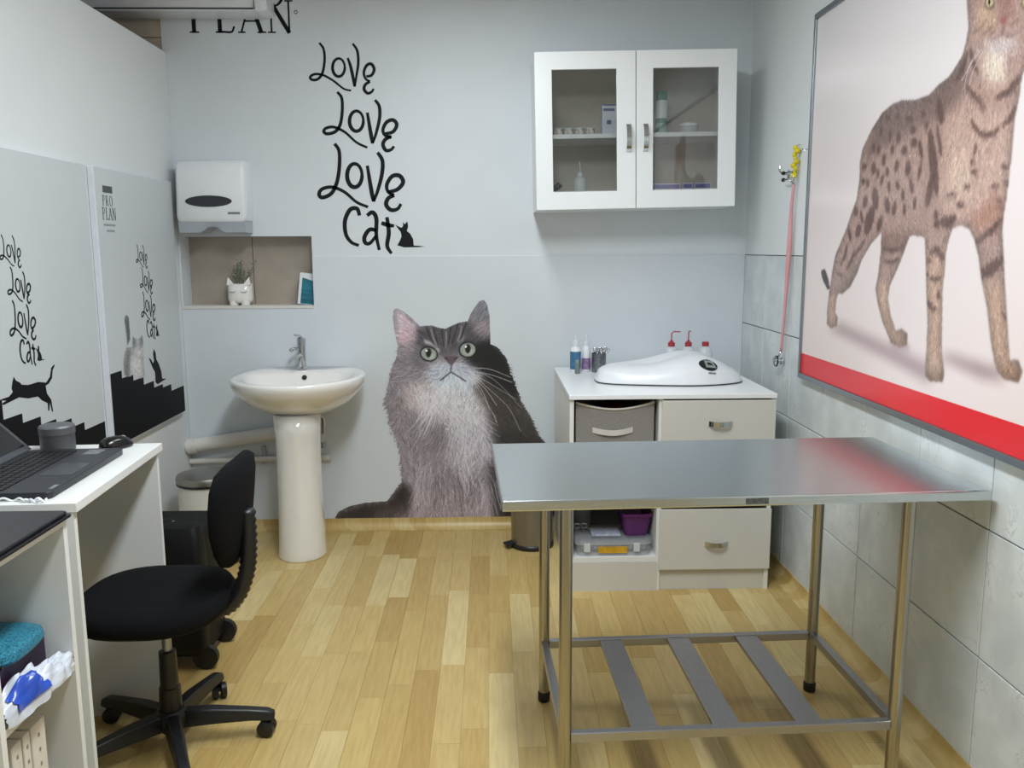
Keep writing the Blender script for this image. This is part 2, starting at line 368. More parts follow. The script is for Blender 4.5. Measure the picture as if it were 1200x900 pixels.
def shz(x, up_): return CW[2]+(.355 if up_ else .0885)+(x-CW[0])*math.tan(R_(1.05))+.0008
def bottle(name, label, cat, loc, prof, m, capprof, capm, nozzle=None, group=None, labelband=None, n=20):
    t = thing(name, label, cat, loc, group=group); body = MB().lathe(loc, prof, n).build('body', m, t, smooth='auto')
    if capprof: MB().lathe(loc, capprof, n).build('cap', capm, t, smooth='auto')
    if nozzle: MB().tube([Vector(loc)+Vector(p) for p in nozzle[0]], nozzle[1], 8).build('nozzle', nozzle[2], t, smooth='auto')
    if labelband:
        r, z0, z1, lm = labelband; MB().lathe(loc, [(r, z0), (r, z1)], n, cap=False).build('paper_label', lm, t, smooth=True)
    return t
# upper left: carton and a row of small tins
mat('carton_white', '#d9dcea', .5); mat('carton_ink', '#5d6494', .5); mat('tin_pattern', '#c4beb4', .4, noise=.75, scale=55)
t = thing('medicine_carton', 'white carton with blue print on upper cabinet shelf', 'box', (.597, 4.36, shz(.597, 1)))
z0 = shz(.56, 1)+.001
B((.555, 4.33, z0), (.628, 4.39, z0+.15)).build('carton', 'carton_white', t, bevel=.001)
B((.56, 4.3293, z0+.118), (.615, 4.33, z0+.13)).build('printed_line', 'carton_ink', t); B((.578, 4.3293, z0+.055), (.6, 4.33, z0+.075)).build('printed_logo', 'carton_ink', t); B((.555, 4.3293, z0+.142), (.628, 4.33, z0+.149)).build('printed_band', 'carton_ink', t)
for i in range(4):
    x = .335+i*.052; t = thing('small_tin', ['round patterned tin nearest the left cabinet side', 'second round patterned tin from the left cabinet side', 'third round patterned tin from the left cabinet side', 'round patterned tin nearest the white carton'][i], 'tin', (x, 4.3, shz(x, 1)+.001), group='patterned tins on the cabinet shelf')
    MB().lathe((x, 4.3, shz(x, 1)+.001), [(.023, 0), (.024, .003), (.024, .028)], 18).build('tin_body', 'tin_pattern', t, smooth='auto'); MB().lathe((x, 4.3, shz(x, 1)+.001), [(.025, .0282), (.025, .034), (.02, .037)], 18).build('lid', 'frost_white', t, smooth='auto')
x = .45; zb = shz(x, 0)+.001
bottle('squeeze_bottle', 'frosted squeeze bottle with thin nozzle on lower cabinet shelf', 'bottle', (x, 4.34, zb), [(.030, 0), (.032, .004), (.032, .05), (.026, .066), (.014, .074)], 'frost_white', [(.015, .0742), (.015, .092), (.006, .096)], 'frost_white', ([(0, 0, .096), (0, 0, .13), (-.004, 0, .15)], .0025, 'frost_white'))
single(MB().tube([(.30, 4.32, shz(.3, 0)+.012), (.325, 4.32, shz(.3, 0)+.02), (.345, 4.32, shz(.3, 0)+.034), (.355, 4.33, shz(.3, 0)+.03)], [.012, .014, .016, .008], 8), 'dark_clip', 'black_plastic', 'small dark clip lying left of the squeeze bottle', 'clip', (.32, 4.32, shz(.3, 0)), smooth='auto')
single(B((.27, 4.28, shz(.3, 0)+.0005), (.385, 4.4, shz(.3, 0)+.0035)), 'paper_sheet', 'plastic_white', 'white paper under the dark clip in the cabinet', 'paper', (.33, 4.34, shz(.3, 0)))
x = .845; zb = shz(x, 1)+.001; mat('green_plastic', '#3c7d6f', .4)
t = thing('ointment_tube', 'white and green tube standing on its cap in the cabinet', 'tube', (x, 4.33, zb))
MB().lathe((x, 4.33, zb), [(.026, 0), (.026, .05)], 18).build('cap', mat('pale_green', '#9fc4b8', .4), t, smooth='auto')
MB().lathe((x, 4.33, zb), [(.027, .0505), (.028, .16)], 18).build('tube_body', 'plastic_white', t, smooth='auto')
MB().lathe((x, 4.33, zb), [(.0283, .1605), (.028, .2), (.024, .204)], 18, sy=.6).build('tube_end', 'green_plastic', t, smooth='auto'); MB().lathe((x, 4.33, zb), [(.0285, .052), (.0285, .075)], 18, cap=False).build('green_band', 'green_plastic', t, smooth=True)
x = .985; zb = shz(x, 1)+.001
t = thing('round_tub', 'clear white round tub on upper right cabinet shelf', 'tub', (x, 4.34, zb))
MB().lathe((x, 4.34, zb), [(.04, 0), (.044, .036)], 24).build('tub_body', 'frost_white', t, smooth='auto'); MB().lathe((x, 4.34, zb), [(.047, .0365), (.047, .05), (.03, .056)], 24).build('lid', 'plastic_white', t, smooth='auto')
mat('blue_box', '#5560a8', .5, noise=.35, scale=60)
for i, (xa, xb) in enumerate(((.80, .935), (.945, .995), (1.005, 1.085))):
    x = (xa+xb)/2; zb = shz(xa, 0)+.0015
    t = thing('blue_carton', ['long low blue printed carton in lower right cabinet', 'short blue printed carton between two longer ones', 'blue printed carton nearest the right cabinet side'][i], 'box', (x, 4.30, zb), group='blue cartons in the cabinet')
    B((xa, 4.27, zb), (xb, 4.35, zb+.028)).build('carton', 'carton_white', t); B((xa+.003, 4.269, zb+.004), (xb-.003, 4.27, zb+.024)).build('printed_band', 'blue_box', t)

# ------------------------------------------------------------------ base cabinet
BX0, BX1, BY0, BY1, BZ = .338, 1.226, 3.6, 4.47, .885; SX = .735
t = thing('base_cabinet', 'white base cabinet with open compartments and drawers against the wall', 'cabinet', ((BX0+BX1)/2, (BY0+BY1)/2, 0))
for xa in ((BX0, BX0+.018), (BX1-.018, BX1), (SX-.012, SX+.006)): B((xa[0], BY0+.011, 0), (xa[1], BY1, BZ-.02)).build('side_panel', 'white_laminate', t)
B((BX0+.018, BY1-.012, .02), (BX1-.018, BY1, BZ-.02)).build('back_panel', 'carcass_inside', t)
B((BX0-.004, BY0-.004, BZ-.02), (BX1+.004, BY1+.004, BZ)).build('cabinet_top', 'cabinet_white', t, bevel=.002)
for z in (.155, .60, .42): B((BX0+.018, BY0+.012, z-.02), (SX-.012, BY1-.012, z)).build('shelf', 'white_laminate', t)
B((BX0+.001, BY0+.008, .0), (SX-.006, BY0+.022, .134)).build('plinth', 'drawer_front', t)
B((SX, BY0+.02, 0), (BX1-.002, BY0+.035, .096)).build('plinth', 'drawer_front', t)
B((SX+.007, BY0+.004, .392), (BX1-.001, BY0+.3, .404)).build('drawer_rail', 'white_laminate', t)
for z0, z1, hz in ((.100, .374, .218), (.408, .618, .52), (.624, .858, .757)):
    dr = B((SX, BY0-.006, z0), (BX1, BY0+.01, z1)).build('drawer', 'drawer_front', t, bevel=.0015)
    bow_handle((.935, BY0-.006, hz), (1.037, BY0-.006, hz), (0, -.026, 0), dr, wd=.011)
# grey fabric bin in upper compartment
mat('grey_felt', '#8c8884', .9, noise=.12, scale=180, bump=.2); mat('strap_cream', '#cdc9c2', .7); mat('wine_cloth', '#5b1526', .9, noise=.3, scale=40)
t = thing('fabric_bin', 'grey fabric storage bin with cream strap in upper compartment', 'bin', (.54, 3.8, .601))
fx0, fx1, fy0, fy1, fz = .368, .708, 3.64, 4.0, .601
rg = []
N_ = 13
front = [(fx0+(fx1-fx0)*i/(N_-1), fy0-.004*math.sin(math.pi*i/(N_-1))) for i in range(N_)]
m = MB(); thk = .006
for side in range(1):
    tops = [.845-.03*math.sin(math.pi*i/(N_-1)) for i in range(N_)]
    rr = []
    for i in range(N_):
        px_, py_ = front[i]; rr.append([(px_, py_, fz), (px_, py_, tops[i]), (px_, py_+thk, tops[i]), (px_, py_+thk, fz)])
    m.rings(rr)
m.box((fx0, fy0, fz), (fx0+thk, fy1, .845)); m.box((fx1-thk, fy0, fz), (fx1, fy1, .845)); m.box((fx0, fy1-thk, fz), (fx1, fy1, .845)); m.box((fx0, fy0, fz), (fx1, fy1, fz+.006))
m.build('bin_body', 'grey_felt', t)
MB().tube([(p[0], p[1]-.001, .845-.03*math.sin(math.pi*i/(N_-1))) for i, p in enumerate(front)], .005, 8).build('rim', 'strap_cream', t, smooth=True)
rr = []
for i in range(9):
    s = i/8; x = .44+.175*s; z = .725-.012*math.sin(math.pi*s); yy = fy0-.006-.012*math.sin(math.pi*s)
    rr.append([(x, yy, z-.012), (x, yy, z+.012), (x, yy+.003, z+.012), (x, yy+.003, z-.012)])
MB().rings(rr).build('strap', 'strap_cream', t, label='cream fabric strap handle')
single(MB().lathe((.56, 3.85, .608), [(.11, 0), (.13, .08), (.1, .17), (.04, .205)], 14, sx=1, sy=.9), 'folded_cloth', 'wine_cloth', 'dark red cloth inside the grey fabric bin', 'cloth', (.56, 3.85, .608), smooth=True)
# lower compartment: clear case, purple basket, jar
mat('purple_plastic', '#5a1f66', .35, noise=.06); mat('yellow_card', '#c79a22', .5, noise=.15, scale=50); mat('red_lid', '#b23a3f', .4)
t = thing('organiser_case', 'clear plastic organiser case with yellow insert in lower compartment', 'case', (.545, 3.74, .156))
x0, x1, y0, y1, z0 = .366, .712, 3.625, 3.86, .1565
def rbox(x0, x1, y0, y1, z0, z1, r, n=4):
    P = []
    for cx_, cy_, a0 in ((x1-r, y1-r, 0), (x0+r, y1-r, 90), (x0+r, y0+r, 180), (x1-r, y0+r, 270)):
        for i in range(n+1): a = R_(a0+90*i/n); P.append((cx_+r*math.cos(a), cy_+r*math.sin(a)))
    return [(p[0], p[1], z0) for p in P], [(p[0], p[1], z1) for p in P]
def rb(x0, x1, y0, y1, z0, z1, r): a, b = rbox(x0, x1, y0, y1, z0, z1, r); return MB().rings([a, b])
rb(x0+.01, x1-.01, y0+.005, y1-.005, z0, z0+.05, .03).build('case_base', 'frost_clear', t, smooth='auto')
rb(x0, x1, y0, y1, z0+.0505, z0+.066, .035).build('lid', 'frost_clear', t, smooth='auto')
for xx in (.42, .64): B((xx-.014, y0-.006, z0+.02), (xx+.014, y0-.001, z0+.06)).build('clip', 'frost_white', t, bevel=.002)
B((.47, y0+.002, z0+.012), (.60, y0+.0045, z0+.042)).build('yellow_insert', 'yellow_card', t)
B((.4, y0+.05, z0+.012), (.69, y1-.03, z0+.045)).build('contents', mat('case_contents', '#8f93a0', .5, noise=.5, scale=60), t)
single(B((.45, 3.70, z0+.0665), (.58, 3.80, z0+.074)), 'printed_leaflet', mat('leaflet', '#b9bfd2', .5, noise=.25, scale=70), 'pale blue printed leaflet on the clear case', 'leaflet', (.515, 3.75, z0+.0665))
t = thing('purple_basket', 'purple plastic basket standing on the clear case', 'basket', (.65, 3.75, .224))
a0, a1 = rbox(.60, .70, 3.70, 3.84, z0+.067, z0+.067, .018); b0, b1 = rbox(.585, .716, 3.67, 3.87, z0+.175, z0+.175, .02); c0, _ = rbox(.589, .712, 3.674, 3.866, z0+.175, z0+.175, .02); d0, _ = rbox(.604, .696, 3.704, 3.836, z0+.071, z0+.071, .016)
MB().rings([a0, b0, c0, d0]).build('basket_body', 'purple_plastic', t, smooth='auto')
e0, _ = rbox(.581, .720, 3.666, 3.874, z0+.164, 0, .022); e1, _ = rbox(.581, .720, 3.666, 3.874, z0+.176, 0, .022); e2, _ = rbox(.588, .713, 3.673, 3.867, z0+.176, 0, .02); e3, _ = rbox(.588, .713, 3.673, 3.867, z0+.164, 0, .02)
MB().rings([e0, e1, e2, e3, e0], False, False).build('rim', 'purple_plastic', t, smooth='auto')
t = thing('glass_jar', 'glass jar with red lid behind the clear case', 'jar', (.425, 3.93, .156))
MB().lathe((.425, 3.93, .156), [(.044, 0), (.048, .006), (.048, .125), (.04, .135)], 20).build('jar_body', 'frost_clear', t, smooth='auto')
MB().lathe((.425, 3.93, .156), [(.048, .1355), (.048, .176), (.044, .18)], 20).build('lid', 'red_lid', t, smooth='auto', label='red screw lid')
for i in range(2):
    x = .392+.034*i; t = thing('steel_clamp', ['small steel clamp at the left on the clear case', 'small steel clamp beside the leaflet on the clear case'][i], 'clamp', (x, 3.80, z0+.067), group='small steel clamps')
    MB().tube([(x+.014*math.cos(a), 3.80, z0+.082+.012*math.sin(a)) for a in np.linspace(0, 6.1, 14)], .003, 6).build('ring', 'chrome', t, smooth=True)
    MB().tube([(x+.01, 3.80, z0+.072), (x+.03, 3.76, z0+.0705)], .0026, 6).build('arm', 'chrome', t, smooth=True)

# on the cabinet top: scale, bottles, cup
ZC = BZ+.0008
t = thing('pet_scale', 'white baby-style weighing scale with dark display on the base cabinet', 'scale', (.84, 4.0, ZC))
sx0, sx1, sy0, sy1 = .492, 1.178, 3.80, 4.17
def scale_pt(u, v):                                       # u,v in [-1,1]; superellipse footprint
    r = max(abs(u), abs(v)); a = math.atan2(v, u); 
    c, s_ = math.cos(a), math.sin(a); n = 3.0; k_ = (abs(c)**n+abs(s_)**n)**(-1/n)
    x = (sx0+sx1)/2+(sx1-sx0)/2*r*k_*c; 
    taper = .80+.20*math.exp(-((r*k_*c-.25)/.6)**2)
    y = (sy0+sy1)/2+(sy1-sy0)/2*r*k_*s_*taper; q = r*k_*c
    crest = .072+.050*math.exp(-((q-.30)/.50)**2)-.055*max(0, q-.45)
    edge = max(0., 1-r**7); dish = .022*math.exp(-((q+.2)/.45)**2)*max(0, 1-(r/.75)**2)*math.exp(-((s_*r*k_-.1)/.5)**2)
    front = 1-.35*max(0, -s_*r*k_)**2
    return (x, y, ZC+.010+crest*edge**.42*front-dish)
NG = 44; V = []; F = []
for j in range(NG+1):
    for i in range(NG+1): V.append(scale_pt(-1+2*i/NG, -1+2*j/NG))
for j in range(NG):
    for i in range(NG): a = j*(NG+1)+i; F.append((a, a+1, a+NG+2, a+NG+1))
mb = MB().add(V, F); mb.build('shell', 'plastic_white', t, smooth=True)
ring = [scale_pt(math.cos(a)/max(abs(math.cos(a)), abs(math.sin(a))), math.sin(a)/max(abs(math.cos(a)), abs(math.sin(a)))) for a in np.linspace(0, 2*math.pi, 72, endpoint=False)]
MB().rings([[(p[0], p[1], ZC) for p in ring], [(p[0], p[1], ZC+.0105) for p in ring]]).build('base', 'plastic_white', t, smooth='auto')
cxm, cym = (sx0+sx1)/2, (sy0+sy1)/2
MB().rings([[(cxm+(p[0]-cxm)*1.004, cym+(p[1]-cym)*1.008, ZC+z_) for p in ring] for z_ in (.001, .006)]).build('shadow_gap', 'black_plastic', t, smooth='auto')
def on_scale(u, v, out):                                  # point just proud of the shell with its normal
    p = Vector(scale_pt(u, v)); a = Vector(scale_pt(u+.01, v))-p; b = Vector(scale_pt(u, v+.01))-p; n = a.cross(b).normalized(); return p+n*out, n
def patch(name, m, cu, cv, ru, rv, out, parent, n=28):
    ps = [on_scale(cu+ru*math.cos(2*math.pi*i/n), cv+rv*math.sin(2*math.pi*i/n), out)[0] for i in range(n)]; c = on_scale(cu, cv, out)[0]; 
    pq = [on_scale(cu+ru*math.cos(2*math.pi*i/n), cv+rv*math.sin(2*math.pi*i/n), -.002)[0] for i in range(n)]
    mb = MB().add(ps+pq+[c], [(i, (i+1) % n, 2*n) for i in range(n)]+[(i, n+i, n+(i+1) % n, (i+1) % n) for i in range(n)]); return mb.build(name, m, parent, smooth='auto')
dp = patch('display_panel', 'black_gloss', .50, -.80, .17, .13, .003, t)
g = [(-1, -1), (1, -1), (1, 1), (-1, 1)]
MB().prism([on_scale(.52+.09*a, -.80+.085*b, .0035)[0] for a, b in g], on_scale(.52, -.80, 1)[1]*.002).build('screen', mat('lcd', '#8d9491', .25), dp)
for i in range(7): 
    u0 = .46+.019*i
    MB().prism([on_scale(u0+.006*a, -.955+.008*b, .0012)[0] for a, b in g], on_scale(.5, -.955, 1)[1]*.0008).build('printed_mark', 'print_grey', t)
mat('red_plastic', '#a8353f', .35); mat('liquid_bottle', '#cfd6d2', .3)
for i, x in enumerate((.925, 1.012, 1.10)):
    loc = (x, 4.34, ZC)
    noz = [([(0, 0, .155), (0, 0, .188), (.012, 0, .198), (.045, 0, .196)], .0032, 'red_plastic'), ([(0, 0, .155), (0, 0, .19), (.004, 0, .2), (.012, 0, .198)], .0032, 'red_plastic'), None][i]
    bottle('wash_bottle', ['wash bottle with red cap and long bent nozzle behind the scale', 'wash bottle with red cap and short nozzle, middle of three', 'bottle with red cap without nozzle nearest the tiles'][i], 'bottle', loc,
           [(.033, 0), (.036, .005), (.036, .088), (.028, .112), (.015, .122)], 'frost_white', [(.0175, .1225), (.0175, .142), (.01, .146), (.005, .155)] if i < 2 else [(.0175, .1225), (.0175, .142), (.015, .145)], 'red_plastic', noz, 'red-capped bottles behind the scale')
mat('label_blue', '#3f6f95', .5, noise=.3, scale=45); mat('label_violet', '#8a7097', .5, noise=.4, scale=60)
bottle('spray_bottle', 'white bottle with blue label and pointed cap on cabinet corner', 'bottle', (.43, 4.30, ZC), [(.025, 0), (.027, .004), (.027, .115), (.018, .13)], 'plastic_white', [(.019, .1305), (.018, .155), (.008, .16), (.006, .182), (.003, .184)], 'frost_white', labelband=(.0276, .015, .105, 'label_blue'))
bottle('pump_bottle', 'slim white bottle with violet label beside the metal cup', 'bottle', (.487, 4.33, ZC), [(.021, 0), (.023, .004), (.023, .11), (.015, .13)], 'plastic_white', [(.016, .1305), (.015, .15), (.006, .156), (.006, .182), (.003, .184)], 'frost_white', labelband=(.0235, .01, .068, 'label_violet'))
bottle('vial', 'small dark grey vial in front of the blue-labelled bottle', 'vial', (.434, 4.245, ZC), [(.012, 0), (.013, .003), (.013, .048), (.009, .056)], mat('vial_grey', '#6d7a76', .3), [(.0105, .0563), (.0105, .068)], mat('vial_cap', '#8b9496', .35))
t = thing('mesh_cup', 'grey metal cup holding scissors on the base cabinet', 'cup', (.548, 4.30, ZC))
mat('cup_metal', '#7d7f85', .4, .85, noise=.4, scale=140)
MB().lathe((.548, 4.30, ZC), [(.034, 0), (.036, .003), (.037, .095), (.0345, .095), (.033, .006)], 24).build('cup_body', 'cup_metal', t, smooth='auto')
for i, (dx, dy, tx, ty, rr_) in enumerate(((-.01, .0, -.012, 0, .011), (.004, .01, .004, .01, .012), (.012, -.008, .028, -.004, .012), (.016, .008, .046, .01, .011), (-.004, -.012, .014, -.018, .011))):
    t = thing('scissors', ['steel scissors standing at the left in the cup', 'steel scissors standing upright in the middle of the cup', 'steel scissors leaning right in the cup', 'steel scissors leaning farthest right in the cup', 'steel scissors nearest the front of the cup'][i], 'scissors', (.548+dx, 4.30+dy, ZC+.007), group='scissors in the metal cup')
    p0 = Vector((.548+dx*.5, 4.30+dy*.5, ZC+.01)); p1 = Vector((.548+tx*.8, 4.30+ty, ZC+.105-.006*(i % 2)))
    MB().tube([p0, p1], .0028, 6).build('blade', 'chrome', t, smooth=True)
    for s in (-1, 1):
        c = p1+Vector((s*.010, 0, .008)); MB().tube([c+Vector((rr_*.85*math.cos(a), 0, rr_*math.sin(a))) for a in np.linspace(0, 2*math.pi, 14, endpoint=False)], .0022, 6, closed=True).build('finger_ring', 'chrome', t, smooth=True)

# ------------------------------------------------------------------ pedestal sink
SCX, SCY, SZ = -.945, 4.20, .893
t = thing('pedestal_sink', 'white ceramic sink on a tall pedestal', 'sink', (SCX, 4.2, 0))
def foot(a, sx_, fr, bk):
    c, s = math.cos(a), math.sin(a); 
    n = 2.0+1.6*(max(0, s)); k_ = (abs(c)**n+abs(s)**n)**(-1/n)
    return (sx_*k_*c, (bk if s > 0 else fr)*k_*s)
NS = 56
def sring(sx_, fr, bk, z, dy=0, drop=0):
    out = []
    for i in range(NS):
        a = 2*math.pi*i/NS; x, y = foot(a, sx_, fr, bk); out.append((SCX+x, SCY+y+dy, z-drop*max(0, -math.sin(a))))
    return out
rg = [sring(.12, .11, .30, .712), sring(.18, .16, .305, .724), sring(.252, .258, .312, .77), sring(.299, .324, .318, .82), sring(.319, .353, .318, .855), sring(.323, .358, .318, .872), sring(.323, .358, .318, .884), sring(.319, .353, .318, SZ),
      sring(.300, .335, .318, SZ+.001), sring(.262, .30, .155, SZ-.004), sring(.250, .288, .142, SZ-.02), sring(.215, .25, .11, SZ-.075), sring(.15, .18, .06, SZ-.115), sring(.03, .04, .01, SZ-.125)]
MB().rings(rg).build('basin', 'ceramic', t, smooth=True)
MB().lathe((SCX+.0, 4.135, 0), [(.126, 0), (.128, .01), (.122, .06), (.115, .3), (.114, .5), (.117, .62), (.122, .72)], 36, sx=.93, sy=1.05).build('pedestal', 'ceramic', t, smooth=True)
MB().lathe((SCX, 4.332, SZ-.030), [(.012, -.006), (.012, .004)], 16, axis='y').build('overflow_hole', 'black_rubber', t)
MB().lathe((SCX, 4.18, SZ-.122), [(.022, -.004), (.022, .003), (.018, .004)], 20).build('drain', 'chrome', t, smooth='auto')
FXc = -.975
t = thing('basin_tap', 'chrome tap standing on the sink', 'tap', (FXc, 4.42, SZ))
MB().lathe((FXc, 4.43, SZ+.001), [(.03, 0), (.03, .006), (.021, .012), (.021, .12), (.023, .122), (.023, .158), (.018, .163)], 22).build('tap_body', 'chrome', t, smooth='auto')
MB().tube([(FXc, 4.415, SZ+.07), (FXc, 4.36, SZ+.082), (FXc, 4.31, SZ+.078)], [.013, .012, .0115], 14).build('spout', 'chrome', t, smooth='auto')
MB().tube([(FXc-.015, 4.43, SZ+.105), (FXc-.035, 4.42, SZ+.108), (FXc-.05, 4.40, SZ+.10)], [.007, .007, .011], 10).build('side_knob', 'chrome', t, smooth='auto')
MB().tube([(FXc, 4.43, SZ+.163), (FXc-.008, 4.41, SZ+.176), (FXc-.018, 4.37, SZ+.182)], [.008, .007, .006], 10).build('lever', 'chrome', t, smooth='auto')
# pipes on the wall
p0, p1 = onY((222, 523), 4.47), onY((330, 506), 4.47)
t = thing('drain_pipe', 'thick white drain pipe sloping from the sink to the corner', 'pipe', (p0.x, p0.y, p0.z))
MB().tube([(XL+.002, 4.475, p0.z-.002), (p1.x+.16, 4.475, p1.z+.02)], .036, 18).build('pipe', 'pipe_white', t, smooth='auto')
MB().tube([(XL+.002, 4.475, p0.z-.004), (XL+.045, 4.475, p0.z+.004)], .041, 18).build('socket', 'pipe_white', t, smooth='auto')
q0, q1 = onY((222, 541), 4.49), onY((330, 537), 4.49)
t = thing('supply_pipe', 'thin white water pipe below the thick drain pipe', 'pipe', tuple(q0))
MB().tube([(XL+.002, 4.495, q0.z), (q1.x, 4.495, q1.z), (-.86, 4.495, q1.z)], .0155, 12).build('pipe', 'pipe_white', t, smooth='auto')
B((-1.225, 4.50, q0.z-.02), (-1.205, 4.52, q0.z+.075)).build('pipe_bracket', 'plastic_grey', t)
c = onY((379, 492), 4.42)
t = thing('siphon_trap', 'beige round siphon and hose behind the sink pedestal', 'siphon', (c.x-.06, 4.42, c.z-.1))
mat('beige_plastic', '#b4a28e', .4, noise=.08)
MB().lathe((c.x-.035, 4.40, c.z-.07), [(.04, 0), (.05, .01), (.05, .08), (.035, .10), (.025, .13)], 20).build('trap_body', 'beige_plastic', t, smooth='auto')
MB().tube([(c.x-.02, 4.36, c.z+.04), (c.x+.015, 4.365, c.z+.02), (c.x+.015, 4.365, c.z-.06), (c.x+.005, 4.36, c.z-.11)], .008, 10).build('hose', 'chrome', t, smooth='auto')
MB().lathe((c.x+.008, 4.36, c.z-.135), [(.013, 0), (.013, .03)], 8).build('nut', 'alu', t)

# ------------------------------------------------------------------ paper dispenser
t = thing('towel_dispenser', 'white paper towel dispenser with dark oval window', 'dispenser', (-1.385, DW-.07, 1.585))
x0, x1, yb = -1.555, -1.215, DW-.001; z0, z1 = 1.588, 1.95
def dprof(x, ins):
    pts = [(yb, z0+.055), (4.385, z0+.055), (4.372, z0+.075), (4.395, z1-.05), (4.405, z1-.02), (4.425, z1-.004), (yb, z1)]
    cyy, cz = 4.45, 1.77
    return [(x, yy+(cyy-yy)*ins*.25 if yy < yb else yb, zz+(cz-zz)*ins*.12) for yy, zz in pts]
MB().rings([dprof(x0, .8), dprof(x0+.006, .25), dprof(x0+.016, 0), dprof(x1-.016, 0), dprof(x1-.006, .25), dprof(x1, .8)]).build('cover', 'plastic_white', t, smooth='auto')
bot = MB()
P = []
for i in range(17):
    s = i/16; x = x0+.006+(x1-x0-.012)*s; lift = .03*math.exp(-((s-.5)/.13)**4); P.append((x, lift))
bot.rings([[(x, 4.383, z0+.056), (x, 4.398, z0+.002+l), (x, yb-.002, z0+l), (x, yb-.002, z0+.056)] for x, l in P]); bot.build('lower_tray', 'plastic_grey', t, smooth='auto', label='grey lower tray with a finger notch')
def on_front(x, z): 
    s = (z-(z0+.075))/((z1-.05)-(z0+.075)); return (x, 4.372+.023*s-.0006, z)
cxo, czo = -1.392, z0+.155
el = [on_front(cxo+.115*math.cos(a), czo+.028*math.sin(a)) for a in np.linspace(0, 2*math.pi, 36, endpoint=False)]
MB().prism(el, (0, -.002, 0)).build('oval_window', mat('dark_window', '#22252d', .2), t)
for i in range(7): MB().prism([on_front(-1.297+.0085*i+a, z0+.091+b) for a, b in ((0, 0), (.006, 0), (.006, .011), (0, .011))], (0, -.001, 0)).build('printed_mark', 'print_grey', t)
single(MB().box((-1.45, 4.43, 1.592), (-1.31, 4.51, 1.605)), 'paper_towel', 'plastic_white', 'paper towel end showing under the dispenser', 'paper', (-1.38, 4.47, 1.592)) if False else None
# ------------------------------------------------------------------ niche contents
pc = onY((283, 358), 4.585); px0, pz0 = pc.x, NI[2]+.0045
t = thing('cat_planter', 'white cat-shaped planter with a small green plant in the niche', 'planter', (px0, 4.585, pz0))
rg = []
for (sx_, sy_, z) in ((.058, .045, 0), (.064, .05, .02), (.063, .05, .06), (.062, .05, .10), (.058, .046, .10), (.055, .043, .06)):
    rg.append([(px0+sx_*math.copysign(abs(math.cos(a))**.75, math.cos(a)), 4.585+sy_*math.copysign(abs(math.sin(a))**.75, math.sin(a)), pz0+.012+z) for a in np.linspace(0, 2*math.pi, 32, endpoint=False)])
MB().rings(rg).build('pot', 'ceramic', t, smooth=True)
for s in (-1, 1):
    cx_ = px0+s*.042
    MB().rings([[(cx_-.02, 4.545, pz0+.105), (cx_+.02, 4.545, pz0+.105), (cx_+.02, 4.565, pz0+.105), (cx_-.02, 4.565, pz0+.105)], [(cx_+s*.012-.002, 4.553, pz0+.145), (cx_+s*.012+.002, 4.553, pz0+.145), (cx_+s*.012+.002, 4.557, pz0+.145), (cx_+s*.012-.002, 4.557, pz0+.145)]]).build('ear', 'ceramic', t, bevel=.003)
    MB().lathe((px0+s*.03, 4.56, pz0), [(.022, 0), (.024, .006), (.022, .024)], 16).build('paw', 'ceramic', t, smooth='auto')
    MB().tube([(px0+s*.03+.016*u, 4.5345, pz0+.072-.005*(1-u*u)) for u in np.linspace(-1, 1, 7)], .0013, 6).build('printed_eye', 'print_grey', t)
MB().lathe((px0, 4.585, pz0+.095), [(.052, 0), (.053, .006)], 20, sy=.8).build('soil', mat('soil', '#2d2620', .95, noise=.4, scale=120), t)
mat('leaf_green', '#66705a', .6, noise=.3, scale=60)
for k in range(13):
    a = random.uniform(0, 6.28); ln = random.uniform(.06, .15); tilt = random.uniform(.05, .55)
    p0 = Vector((px0+.025*math.cos(a), 4.585+.02*math.sin(a), pz0+.10)); dr = Vector((math.cos(a)*tilt, math.sin(a)*tilt*.5, 1)).normalized()
    pts = [p0, p0+dr*ln*.5, p0+dr*ln+Vector((math.cos(a)*.01, 0, 0))]
    st = MB().tube(pts, .0016, 5).build('stem', 'leaf_green', t)
    lf = MB()
    for j in range(7):
        s = .25+.75*j/6; c = p0+dr*ln*s; b = random.uniform(0, 6.28); n_ = Vector((math.cos(b), math.sin(b)*.6, random.uniform(.1, .8))).normalized(); w_ = n_.orthogonal().normalized()*.0045; L_ = random.uniform(.012, .02)
        lf.add([c, c+n_*L_*.5+w_, c+n_*L_, c+n_*L_*.5-w_], [(0, 1, 2, 3)])
    lf.build('leaf_cluster', 'leaf_green', st)
mat('teal_print', '#1c6f84', .4, noise=.45, scale=14, stretch=(1, 1, 4))
t = thing('tissue_carton', 'teal and white carton leaning at the right end of the niche', 'box', (-.975, 4.60, NI[2]+.005), local=True); t.rotation_euler = (0, R_(7), R_(6))
B((-.045, -.035, 0), (.04, .035, .165)).build('carton', 'plastic_white', t, bevel=.002)
MB().prism([(-.030, -.0355, .004), (.039, -.0355, .004), (.039, -.0355, .125), (-.030, -.0355, .14)], (0, -.0008, 0)).build('printed_front', 'teal_print', t)

